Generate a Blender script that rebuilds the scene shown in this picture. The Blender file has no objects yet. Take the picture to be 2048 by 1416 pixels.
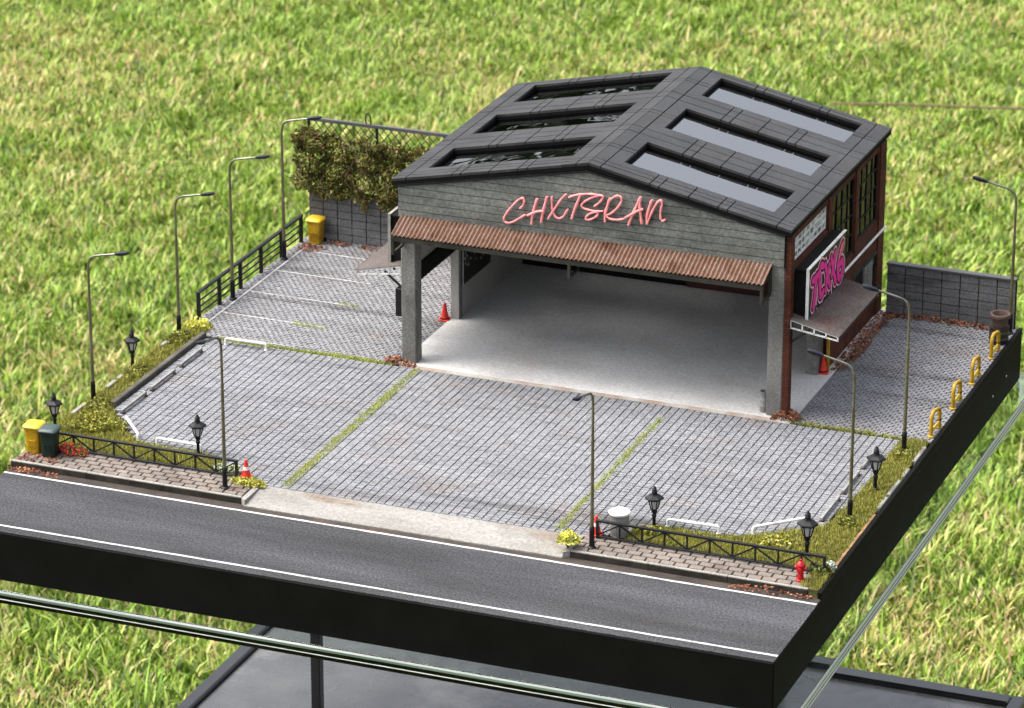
import bpy, math, random
import numpy as np
from mathutils import Vector, Matrix

random.seed(7); rng = np.random.default_rng(11)
scene = bpy.context.scene
COL = scene.collection
# 1 Blender unit = 10 cm: a 60 cm model board on a glass table standing on a lawn.

# ------------------------------------------------------------------ camera
cam = bpy.data.cameras.new('camera')
cam.sensor_fit = 'HORIZONTAL'; cam.sensor_width = 36.0
cam.lens = 7833.9/2048*36.0
cam.clip_start = 1.0; cam.clip_end = 2000.0
cam_ob = bpy.data.objects.new('camera', cam); COL.objects.link(cam_ob)
_f = Vector((-0.340533, 0.866551, -0.364866)); _r = Vector((0.930575, 0.366100, 0.000967)); _u = Vector((-0.134416, 0.339206, 0.931060))
CAM = Vector((12.637, -21.432, 10.862))
cam_ob.matrix_world = Matrix(((_r.x, _u.x, -_f.x, CAM.x), (_r.y, _u.y, -_f.y, CAM.y), (_r.z, _u.z, -_f.z, CAM.z), (0, 0, 0, 1)))
cam.dof.use_dof = True; cam.dof.focus_distance = 27.6; cam.dof.aperture_fstop = 3.5
scene.camera = cam_ob

# ------------------------------------------------------------------ sky, sun, exposure
SUN_EL, SUN_AZ = math.radians(58), math.radians(256)      # azimuth measured from +Y towards +X
world = bpy.data.worlds.new('World'); scene.world = world; world.use_nodes = True
wn = world.node_tree.nodes; wl = world.node_tree.links
for n in list(wn): wn.remove(n)
sky = wn.new('ShaderNodeTexSky'); sky.sky_type = 'NISHITA'; sky.sun_disc = False
sky.sun_elevation = SUN_EL; sky.sun_rotation = SUN_AZ
sky.air_density = 1.0; sky.dust_density = 7.0; sky.ozone_density = 1.0
bg = wn.new('ShaderNodeBackground'); bg.inputs['Strength'].default_value = 0.15
wo = wn.new('ShaderNodeOutputWorld')
hs = wn.new('ShaderNodeHueSaturation'); hs.inputs['Saturation'].default_value = 0.42   # thin even cloud: the whole sky is paler
wl.new(sky.outputs[0], hs.inputs['Color']); wl.new(hs.outputs[0], bg.inputs['Color']); wl.new(bg.outputs[0], wo.inputs['Surface'])
sun = bpy.data.lights.new('sun', 'SUN'); sun.energy = 0.95; sun.angle = math.radians(35); sun.color = (1.0, 0.96, 0.9)
sun_ob = bpy.data.objects.new('sun', sun); COL.objects.link(sun_ob)
sd = Vector((math.sin(SUN_AZ)*math.cos(SUN_EL), math.cos(SUN_AZ)*math.cos(SUN_EL), math.sin(SUN_EL)))
sun_ob.rotation_euler = sd.to_track_quat('Z', 'Y').to_euler()
vs = scene.view_settings
vs.view_transform = 'Standard'; vs.look = 'None'; vs.gamma = 1.0; vs.use_curve_mapping = False
vs.exposure = 1.45
scene.cycles.max_bounces = 8; scene.cycles.transmission_bounces = 8; scene.cycles.transparent_max_bounces = 12
scene.cycles.caustics_reflective = False; scene.cycles.caustics_refractive = False
scene.cycles.use_denoising = True

# ------------------------------------------------------------------ materials
MATS = {}
def mat(name, c1, c2=None, c3=None, scale=4.0, stretch=(1, 1, 1), rough=0.75, bump=0.0, bscale=80.0, metal=0.0,
        speck=0.0, sscale=60.0, cell=None, cellvar=0.0, spec=0.5, rvar=0.0, trans=0.0, ior=1.45, emit=None, contrast=0.28, c4s=None):
    """procedural material on world position: two-colour noise, a third colour in sparse patches, fine speckle, per-cell variation, bump"""
    if name in MATS: return MATS[name]
    m = bpy.data.materials.new(name); m.use_nodes = True
    nt = m.node_tree; N = nt.nodes; L = nt.links
    b = N['Principled BSDF']
    b.inputs['Roughness'].default_value = rough; b.inputs['Metallic'].default_value = metal
    b.inputs['Specular IOR Level'].default_value = spec
    b.inputs['Transmission Weight'].default_value = trans; b.inputs['IOR'].default_value = ior
    geo = N.new('ShaderNodeNewGeometry')
    mp = N.new('ShaderNodeMapping'); L.new(geo.outputs['Position'], mp.inputs['Vector'])
    mp.inputs['Scale'].default_value = stretch
    c4 = lambda c: (c[0], c[1], c[2], 1.0)
    last = None
    if c2 is not None:
        n = N.new('ShaderNodeTexNoise'); n.inputs['Scale'].default_value = scale; n.inputs['Detail'].default_value = 6; n.inputs['Roughness'].default_value = 0.6
        L.new(mp.outputs[0], n.inputs['Vector'])
        r = N.new('ShaderNodeValToRGB'); r.color_ramp.elements[0].position = 0.5-contrast/2; r.color_ramp.elements[1].position = 0.5+contrast/2
        r.color_ramp.elements[0].color = c4(c1); r.color_ramp.elements[1].color = c4(c2)
        L.new(n.outputs['Fac'], r.inputs['Fac']); last = r.outputs['Color']
    else:
        rgb = N.new('ShaderNodeRGB'); rgb.outputs[0].default_value = c4(c1); last = rgb.outputs[0]
    if c3 is not None:
        n = N.new('ShaderNodeTexNoise'); n.inputs['Scale'].default_value = scale*0.7; n.inputs['Detail'].default_value = 8; n.inputs['Roughness'].default_value = 0.65
        mp2 = N.new('ShaderNodeMapping'); mp2.inputs['Location'].default_value = (13.7, 5.1, 2.2); mp2.inputs['Scale'].default_value = stretch
        L.new(geo.outputs['Position'], mp2.inputs['Vector']); L.new(mp2.outputs[0], n.inputs['Vector'])
        r = N.new('ShaderNodeMapRange'); r.inputs['From Min'].default_value = 0.54; r.inputs['From Max'].default_value = 0.70
        L.new(n.outputs['Fac'], r.inputs['Value'])
        mx = N.new('ShaderNodeMix'); mx.data_type = 'RGBA'; mx.inputs[7].default_value = c4(c3)
        L.new(r.outputs[0], mx.inputs[0]); L.new(last, mx.inputs[6]); last = mx.outputs[2]
    if c4s is not None:
        n = N.new('ShaderNodeTexNoise'); n.inputs['Scale'].default_value = 2.2; n.inputs['Detail'].default_value = 7; n.inputs['Roughness'].default_value = 0.7
        mp3 = N.new('ShaderNodeMapping'); mp3.inputs['Location'].default_value = (41.3, 27.9, 3.0); mp3.inputs['Scale'].default_value = (0.7, 1.2, 1)
        L.new(geo.outputs['Position'], mp3.inputs['Vector']); L.new(mp3.outputs[0], n.inputs['Vector'])
        r = N.new('ShaderNodeMapRange'); r.inputs['From Min'].default_value = 0.54; r.inputs['From Max'].default_value = 0.76; r.inputs['To Max'].default_value = 0.75
        L.new(n.outputs['Fac'], r.inputs['Value'])
        mx = N.new('ShaderNodeMix'); mx.data_type = 'RGBA'; mx.inputs[7].default_value = c4(c4s)
        L.new(r.outputs[0], mx.inputs[0]); L.new(last, mx.inputs[6]); last = mx.outputs[2]
    def mul(val_socket, lo, hi, f0=0.0, f1=1.0):
        nonlocal last
        r = N.new('ShaderNodeMapRange'); r.inputs['From Min'].default_value = f0; r.inputs['From Max'].default_value = f1
        r.inputs['To Min'].default_value = lo; r.inputs['To Max'].default_value = hi
        L.new(val_socket, r.inputs['Value'])
        vm = N.new('ShaderNodeVectorMath'); vm.operation = 'SCALE'
        L.new(last, vm.inputs[0]); L.new(r.outputs[0], vm.inputs['Scale']); last = vm.outputs[0]
    if cell is not None:
        sn = N.new('ShaderNodeVectorMath'); sn.operation = 'SNAP'; sn.inputs[1].default_value = (cell[0], cell[1], cell[2])
        of = N.new('ShaderNodeVectorMath'); of.operation = 'SUBTRACT'; of.inputs[1].default_value = (cell[3], cell[4], cell[5])
        L.new(geo.outputs['Position'], of.inputs[0]); L.new(of.outputs[0], sn.inputs[0])
        w = N.new('ShaderNodeTexWhiteNoise'); L.new(sn.outputs[0], w.inputs['Vector'])
        mul(w.outputs['Value'], 1-cellvar, 1+cellvar*0.6)
    oi = None
    if speck > 0:
        n = N.new('ShaderNodeTexNoise'); n.inputs['Scale'].default_value = sscale; n.inputs['Detail'].default_value = 3; n.inputs['Roughness'].default_value = 0.75
        L.new(geo.outputs['Position'], n.inputs['Vector'])
        mul(n.outputs['Fac'], 1-speck, 1+speck, 0.3, 0.7)
    L.new(last, b.inputs['Base Color'])
    if emit:
        b.inputs['Emission Color'].default_value = c4(emit[:3]); b.inputs['Emission Strength'].default_value = emit[3]
    if bump > 0:
        n = N.new('ShaderNodeTexNoise'); n.inputs['Scale'].default_value = bscale; n.inputs['Detail'].default_value = 5
        L.new(geo.outputs['Position'], n.inputs['Vector'])
        bp = N.new('ShaderNodeBump'); bp.inputs['Strength'].default_value = bump; bp.inputs['Distance'].default_value = 0.01
        L.new(n.outputs['Fac'], bp.inputs['Height']); L.new(bp.outputs[0], b.inputs['Normal'])
    if rvar > 0:
        n = N.new('ShaderNodeTexNoise'); n.inputs['Scale'].default_value = 7; n.inputs['Detail'].default_value = 6
        L.new(geo.outputs['Position'], n.inputs['Vector'])
        r = N.new('ShaderNodeMapRange'); r.inputs['From Min'].default_value = 0.3; r.inputs['From Max'].default_value = 0.7
        r.inputs['To Min'].default_value = max(0.02, rough-rvar); r.inputs['To Max'].default_value = min(1, rough+rvar)
        L.new(n.outputs['Fac'], r.inputs['Value']); L.new(r.outputs[0], b.inputs['Roughness'])
    MATS[name] = m
    return m

def attr_mat(name, rough=0.6, sheen=0.0, transl=0.25, noise=None):
    """foliage: colour of each blade or leaf from its own attribute, a little light passing through"""
    m = bpy.data.materials.new(name); m.use_nodes = True
    N = m.node_tree.nodes; L = m.node_tree.links; b = N['Principled BSDF']
    a = N.new('ShaderNodeAttribute'); a.attribute_name = 'col'
    last = a.outputs['Color']
    L.new(last, b.inputs['Base Color']); b.inputs['Roughness'].default_value = rough
    b.inputs['Specular IOR Level'].default_value = 0.35
    t = N.new('ShaderNodeBsdfTranslucent'); L.new(last, t.inputs['Color'])
    mx = N.new('ShaderNodeMixShader'); mx.inputs[0].default_value = transl
    L.new(b.outputs[0], mx.inputs[1]); L.new(t.outputs[0], mx.inputs[2])
    L.new(mx.outputs[0], N['Material Output'].inputs['Surface'])
    MATS[name] = m; return m

def glass_mat(name, tint, rough=0.02, ior=1.5, body=0.0, bodycol=(0.5, 0.5, 0.5), wave=0.0):
    """thin window glass: mirror by angle over a tinted see-through sheet (no dark shadow)"""
    m = bpy.data.materials.new(name); m.use_nodes = True
    N = m.node_tree.nodes; L = m.node_tree.links
    N.remove(N['Principled BSDF'])
    g = N.new('ShaderNodeBsdfGlossy'); g.inputs['Roughness'].default_value = rough
    if wave > 0:
        gg = N.new('ShaderNodeNewGeometry'); nz = N.new('ShaderNodeTexNoise'); nz.inputs['Scale'].default_value = 2.2; nz.inputs['Detail'].default_value = 2
        L.new(gg.outputs['Position'], nz.inputs['Vector']); bp = N.new('ShaderNodeBump'); bp.inputs['Strength'].default_value = 1.0; bp.inputs['Distance'].default_value = wave
        L.new(nz.outputs['Fac'], bp.inputs['Height']); L.new(bp.outputs[0], g.inputs['Normal'])
    t = N.new('ShaderNodeBsdfTransparent'); t.inputs['Color'].default_value = (*tint, 1)
    f = N.new('ShaderNodeFresnel'); f.inputs['IOR'].default_value = ior
    base = t.outputs[0]
    if body > 0:
        d = N.new('ShaderNodeBsdfDiffuse'); d.inputs['Color'].default_value = (*bodycol, 1)
        mb = N.new('ShaderNodeMixShader'); mb.inputs[0].default_value = body
        L.new(t.outputs[0], mb.inputs[1]); L.new(d.outputs[0], mb.inputs[2]); base = mb.outputs[0]
    mx = N.new('ShaderNodeMixShader'); L.new(f.outputs[0], mx.inputs[0]); L.new(base, mx.inputs[1]); L.new(g.outputs[0], mx.inputs[2])
    L.new(mx.outputs[0], N['Material Output'].inputs['Surface'])
    MATS[name] = m; return m

M = dict(
 black_board=mat('black_board', (0.0022, 0.0022, 0.0018), (0.004, 0.004, 0.0035), scale=3, rough=0.6, bump=0.1, bscale=40, spec=0.12, speck=0.2, sscale=120),
 wood_edge=mat('wood_edge', (0.30, 0.17, 0.07), (0.16, 0.10, 0.05), scale=20, rough=0.8, bump=0.4, bscale=90, speck=0.3),
 asphalt=mat('asphalt', (0.032, 0.033, 0.036), (0.066, 0.068, 0.074), (0.036, 0.035, 0.035), scale=1.1, stretch=(0.35, 2.2, 1), rough=0.9, bump=0.9, bscale=110, speck=0.8, sscale=60, spec=0.25),
 gutter=mat('gutter', (0.055, 0.045, 0.038), (0.032, 0.026, 0.022), (0.08, 0.052, 0.035), scale=5, rough=0.85, bump=0.4, speck=0.4, sscale=80, spec=0.3),
 road_paint=mat('road_paint', (0.56, 0.56, 0.55), (0.38, 0.38, 0.37), (0.14, 0.135, 0.13), scale=9, rough=0.7, speck=0.25, sscale=70),
 park_paint=mat('park_paint', (0.50, 0.495, 0.49), (0.36, 0.355, 0.35), (0.17, 0.15, 0.135), scale=8, rough=0.75, speck=0.3, sscale=80),
 joint=mat('joint', (0.012, 0.011, 0.010), (0.022, 0.019, 0.017), scale=9, rough=0.95, spec=0.1),
 paver=mat('paver', (0.152, 0.156, 0.166), (0.208, 0.213, 0.226), (0.060, 0.058, 0.058), scale=1.6, stretch=(0.36, 2.8, 1), rough=0.85, bump=0.35, bscale=110, speck=0.42, sscale=55, cell=(0.060, 0.039, 10, 0.0, 0.0, -5), cellvar=0.11, contrast=0.40, spec=0.35, c4s=(0.170, 0.135, 0.115)),
 yard_paver=mat('yard_paver', (0.165, 0.165, 0.171), (0.215, 0.215, 0.224), (0.065, 0.059, 0.056), scale=1.9, stretch=(0.36, 3.0, 1), rough=0.85, bump=0.3, bscale=110, speck=0.35, sscale=60, cell=(0.026, 0.036, 10, 0, 0.747, -5), cellvar=0.16, contrast=0.4, spec=0.35, c4s=(0.165, 0.125, 0.108)),
 walk_brick=mat('walk_brick', (0.135, 0.112, 0.096), (0.20, 0.172, 0.15), (0.17, 0.10, 0.07), scale=4, rough=0.88, bump=0.4, bscale=90, speck=0.3, sscale=80, cell=(0.08, 0.065, 10, 0, 0, -5), cellvar=0.12, spec=0.3),
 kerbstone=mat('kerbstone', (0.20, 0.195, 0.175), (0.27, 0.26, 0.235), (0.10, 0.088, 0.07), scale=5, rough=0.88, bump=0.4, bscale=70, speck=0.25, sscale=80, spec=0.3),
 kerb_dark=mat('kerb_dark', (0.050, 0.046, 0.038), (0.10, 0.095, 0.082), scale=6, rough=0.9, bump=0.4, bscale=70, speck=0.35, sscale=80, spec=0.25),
 apron=mat('apron', (0.195, 0.188, 0.172), (0.25, 0.242, 0.224), (0.155, 0.11, 0.08), scale=2.6, stretch=(0.6, 1.8, 1), rough=0.9, bump=0.3, bscale=70, speck=0.28, sscale=45, spec=0.25),
 floor=mat('floor', (0.48, 0.478, 0.468), (0.55, 0.547, 0.538), (0.40, 0.39, 0.378), scale=1.5, rough=0.88, bump=0.25, bscale=50, speck=0.2, sscale=38, spec=0.25, c4s=(0.42, 0.385, 0.35)),
 rust_edge=mat('rust_edge', (0.27, 0.20, 0.155), (0.36, 0.345, 0.32), scale=6, rough=0.9, speck=0.15, spec=0.2),
 concrete=mat('concrete', (0.125, 0.122, 0.112), (0.20, 0.197, 0.184), (0.075, 0.07, 0.062), scale=4, stretch=(1, 1, 0.5), rough=0.88, bump=0.5, bscale=60, speck=0.38, sscale=55, spec=0.3),
 inner_wall=mat('inner_wall', (0.30, 0.292, 0.27), (0.37, 0.36, 0.335), scale=2, rough=0.9, bump=0.2, speck=0.15, spec=0.3),
 siding=mat('siding', (0.088, 0.096, 0.087), (0.155, 0.163, 0.150), (0.105, 0.088, 0.072), scale=2.6, stretch=(1, 1, 2.5), rough=0.75, bump=0.35, bscale=80, speck=0.45, sscale=50, spec=0.35),
 wall_slab=mat('wall_slab', (0.085, 0.085, 0.086), (0.135, 0.135, 0.137), (0.05, 0.047, 0.044), scale=4, stretch=(0.6, 1, 2), rough=0.88, bump=0.5, bscale=50, speck=0.4, sscale=55, spec=0.3),
 wall_joint=mat('wall_joint', (0.014, 0.009, 0.007), (0.028, 0.016, 0.011), scale=6, rough=0.95, spec=0.1),
 dark_cap=mat('dark_cap', (0.05, 0.05, 0.055), (0.08, 0.08, 0.085), scale=6, rough=0.6, speck=0.2),
 roof=mat('roof', (0.019, 0.019, 0.0195), (0.036, 0.036, 0.037), (0.026, 0.023, 0.021), scale=3.5, rough=0.5, bump=0.3, bscale=110, speck=0.5, sscale=60, rvar=0.08, spec=0.4),
 roof_under=mat('roof_under', (0.004, 0.004, 0.004), (0.007, 0.006, 0.006), scale=6, rough=0.85, spec=0.1),
 orange_wood=mat('orange_wood', (0.42, 0.21, 0.10), (0.30, 0.14, 0.06), scale=12, rough=0.8),
 black_paint=mat('black_paint', (0.005, 0.005, 0.006), (0.010, 0.010, 0.012), scale=8, rough=0.5, speck=0.2, sscale=90, spec=0.3),
 black_dull=mat('black_dull', (0.006, 0.006, 0.005), (0.011, 0.010, 0.009), scale=6, rough=0.85, speck=0.25, spec=0.15),
 steel_dark=mat('steel_dark', (0.018, 0.018, 0.014), (0.036, 0.034, 0.026), scale=8, rough=0.7, speck=0.3, sscale=70, spec=0.3),
 rust_sheet=mat('rust_sheet', (0.140, 0.072, 0.044), (0.190, 0.125, 0.098), (0.085, 0.036, 0.018), scale=6, stretch=(1.6, 1.2, 1), rough=0.85, bump=0.3, bscale=90, speck=0.4, sscale=60, contrast=0.4, spec=0.25),
 grey_sheet=mat('grey_sheet', (0.080, 0.066, 0.060), (0.120, 0.102, 0.095), (0.095, 0.045, 0.034), scale=3.5, rough=0.85, bump=0.3, bscale=90, speck=0.35, sscale=70, spec=0.25),
 white_paint=mat('white_paint', (0.70, 0.70, 0.69), (0.58, 0.58, 0.56), (0.38, 0.36, 0.33), scale=14, rough=0.5, speck=0.1, sscale=90),
 neon=mat('neon', (0.72, 0.235, 0.235), (0.80, 0.31, 0.30), scale=12, rough=0.45, speck=0.10, sscale=60, spec=0.3),
 magenta=mat('magenta', (0.72, 0.012, 0.26), (0.85, 0.03, 0.34), scale=18, rough=0.5),
 pink=mat('pink', (0.90, 0.33, 0.52), (0.95, 0.42, 0.58), scale=18, rough=0.5),
 salmon=mat('salmon', (0.80, 0.20, 0.20), rough=0.5),
 print_black=mat('print_black', (0.008, 0.009, 0.006), (0.018, 0.022, 0.010), scale=5, rough=0.35),
 lamp_pole=mat('lamp_pole', (0.105, 0.095, 0.050), (0.175, 0.16, 0.095), (0.20, 0.19, 0.15), scale=10, rough=0.42, metal=0.5, speck=0.25, sscale=90),
 lamp_arm=mat('lamp_arm', (0.16, 0.158, 0.14), (0.09, 0.085, 0.065), scale=14, rough=0.35, metal=0.7),
 lamp_head=mat('lamp_head', (0.004, 0.005, 0.008), (0.010, 0.012, 0.020), scale=20, rough=0.35, spec=0.3),
 lens=mat('lens', (0.62, 0.64, 0.66), rough=0.25),
 lantern_glass=mat('lantern_glass', (0.42, 0.42, 0.43), (0.55, 0.55, 0.56), scale=20, rough=0.25),
 yellow=mat('yellow', (0.43, 0.255, 0.008), (0.33, 0.19, 0.006), (0.15, 0.085, 0.010), scale=12, rough=0.42, speck=0.25, sscale=80),
 yellow_lid=mat('yellow_lid', (0.60, 0.40, 0.02), (0.54, 0.35, 0.015), scale=9, rough=0.45, speck=0.1),
 green_bin=mat('green_bin', (0.005, 0.014, 0.010), (0.009, 0.020, 0.015), scale=9, rough=0.45, spec=0.35),
 green_lid=mat('green_lid', (0.028, 0.048, 0.046), (0.038, 0.060, 0.058), scale=9, rough=0.4, spec=0.4),
 galv=mat('galv', (0.50, 0.51, 0.51), (0.62, 0.63, 0.63), scale=12, rough=0.45, metal=0.3, speck=0.12),
 galv_grey=mat('galv_grey', (0.18, 0.18, 0.172), (0.27, 0.27, 0.262), scale=10, rough=0.5, metal=0.3, speck=0.2),
 cone_red=mat('cone_red', (0.62, 0.030, 0.012), (0.50, 0.020, 0.010), scale=16, rough=0.45, speck=0.15),
 bar_grey=mat('bar_grey', (0.24, 0.24, 0.235), (0.16, 0.16, 0.152), (0.10, 0.085, 0.07), scale=12, rough=0.65, speck=0.25),
 rust_foot=mat('rust_foot', (0.16, 0.06, 0.03), (0.09, 0.04, 0.025), scale=30, rough=0.9),
 hydrant=mat('hydrant', (0.42, 0.006, 0.012), (0.30, 0.004, 0.008), scale=20, rough=0.35, speck=0.15),
 barrel=mat('barrel', (0.014, 0.011, 0.010), (0.026, 0.020, 0.018), scale=10, rough=0.45, speck=0.2),
 barrel_brown=mat('barrel_brown', (0.085, 0.048, 0.038), (0.055, 0.032, 0.026), scale=12, rough=0.6, speck=0.25),
 soil=mat('soil', (0.05, 0.05, 0.015), (0.09, 0.085, 0.02), scale=20, rough=0.95, bump=0.8, bscale=60, speck=0.4, sscale=70),
 twig=mat('twig', (0.20, 0.14, 0.08), (0.11, 0.075, 0.04), scale=20, rough=0.9, speck=0.2),
 wire=mat('wire', (0.03, 0.028, 0.024), (0.055, 0.05, 0.04), scale=10, rough=0.5, metal=0.4),
 lawn_soil=mat('lawn_soil', (0.030, 0.040, 0.010), (0.07, 0.075, 0.022), (0.10, 0.085, 0.04), scale=1.4, rough=1.0, bump=1.0, bscale=12, speck=0.5, sscale=9, spec=0.1),
 shelf_grey=mat('shelf_grey', (0.050, 0.052, 0.053), (0.078, 0.080, 0.081), (0.14, 0.14, 0.138), scale=1.6, rough=0.22, speck=0.15, sscale=30, rvar=0.12),
 edge_glint=mat('edge_glint', (0.56, 0.62, 0.58), (0.80, 0.83, 0.80), scale=2, stretch=(.3, .3, 8), rough=0.15, spec=0.8),  # pale glints of the glass edge as a plain colour
 scratch=mat('scratch', (0.22, 0.22, 0.22), (0.14, 0.14, 0.14), scale=3, rough=0.6),
 bounce_lining=mat('bounce_lining', (0.55, 0.54, 0.52), (0.62, 0.61, 0.59), scale=3, rough=0.9),  # pale colour for the added light-bouncing layer under the roof
 kerb_face_shaded=mat('kerb_face_shaded', (0.020, 0.017, 0.013), (0.040, 0.035, 0.028), scale=7, rough=0.95, bump=0.4, bscale=70, speck=0.35, sscale=80, spec=0.15),  # shade on the upright kerb face, painted in as a darker colour
 edge_teal=mat('edge_teal', (0.10, 0.15, 0.12), (0.20, 0.27, 0.22), scale=2, stretch=(.3, .3, 20), rough=0.1, spec=0.8),
 frame_black=mat('frame_black', (0.006, 0.006, 0.006), (0.012, 0.012, 0.012), scale=6, rough=0.2, spec=0.6),
)
M['grass'] = attr_mat('grass_blades', 0.55, transl=0.3)
M['leaf'] = attr_mat('leaves', 0.7, transl=0.15)

# brick wall of the model: joints far finer than a pixel, kept in the material
def brick_mat():
    m = bpy.data.materials.new('brick_skin'); m.use_nodes = True
    N = m.node_tree.nodes; L = m.node_tree.links; b = N['Principled BSDF']
    geo = N.new('ShaderNodeNewGeometry'); sx = N.new('ShaderNodeSeparateXYZ'); L.new(geo.outputs['Position'], sx.inputs[0])
    ad = N.new('ShaderNodeMath'); ad.operation = 'ADD'; L.new(sx.outputs['X'], ad.inputs[0]); L.new(sx.outputs['Y'], ad.inputs[1])
    cb = N.new('ShaderNodeCombineXYZ'); L.new(ad.outputs[0], cb.inputs['X']); L.new(sx.outputs['Z'], cb.inputs['Y'])
    t = N.new('ShaderNodeTexBrick'); t.inputs['Scale'].default_value = 1.0
    t.inputs['Brick Width'].default_value = 0.052; t.inputs['Row Height'].default_value = 0.021; t.inputs['Mortar Size'].default_value = 0.0022
    t.inputs['Color1'].default_value = (0.060, 0.015, 0.007, 1); t.inputs['Color2'].default_value = (0.110, 0.030, 0.013, 1); t.inputs['Mortar'].default_value = (0.03, 0.010, 0.006, 1)
    L.new(cb.outputs[0], t.inputs['Vector'])
    n = N.new('ShaderNodeTexNoise'); n.inputs['Scale'].default_value = 6; n.inputs['Detail'].default_value = 6; L.new(geo.outputs['Position'], n.inputs['Vector'])
    r = N.new('ShaderNodeMapRange'); r.inputs['From Min'].default_value = .3; r.inputs['From Max'].default_value = .7; r.inputs['To Min'].default_value = .6; r.inputs['To Max'].default_value = 1.25
    L.new(n.outputs['Fac'], r.inputs['Value'])
    vm = N.new('ShaderNodeVectorMath'); vm.operation = 'SCALE'; L.new(t.outputs['Color'], vm.inputs[0]); L.new(r.outputs[0], vm.inputs['Scale'])
    L.new(vm.outputs[0], b.inputs['Base Color']); b.inputs['Roughness'].default_value = 0.8; b.inputs['Specular IOR Level'].default_value = 0.25
    bp = N.new('ShaderNodeBump'); bp.inputs['Strength'].default_value = 0.5; bp.inputs['Distance'].default_value = 0.006
    L.new(t.outputs['Fac'], bp.inputs['Height']); bp.invert = True; L.new(bp.outputs[0], b.inputs['Normal'])
    return m
M['brick'] = brick_mat()
M['skylight'] = glass_mat('skylight_glass', (0.95, 0.96, 0.97), 0.012, 5.2, 0.0, wave=0.007)
M['pane'] = glass_mat('window_glass', (0.10, 0.105, 0.10), 0.03, 1.5)
M['blind_glass'] = mat('blind_glass', (0.10, 0.10, 0.10), (0.62, 0.62, 0.63), (0.02, 0.02, 0.02), scale=11, stretch=(1, 1, 1.4), rough=0.18, speck=0.3, sscale=35, contrast=0.12)
def solid_glass():
    m = bpy.data.materials.new('table_glass'); m.use_nodes = True
    N = m.node_tree.nodes; L = m.node_tree.links; b = N['Principled BSDF']
    b.inputs['Base Color'].default_value = (0.90, 0.965, 0.93, 1); b.inputs['Transmission Weight'].default_value = 1.0
    b.inputs['Roughness'].default_value = 0.0; b.inputs['IOR'].default_value = 1.5
    return m
M['table_glass'] = solid_glass()

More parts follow.
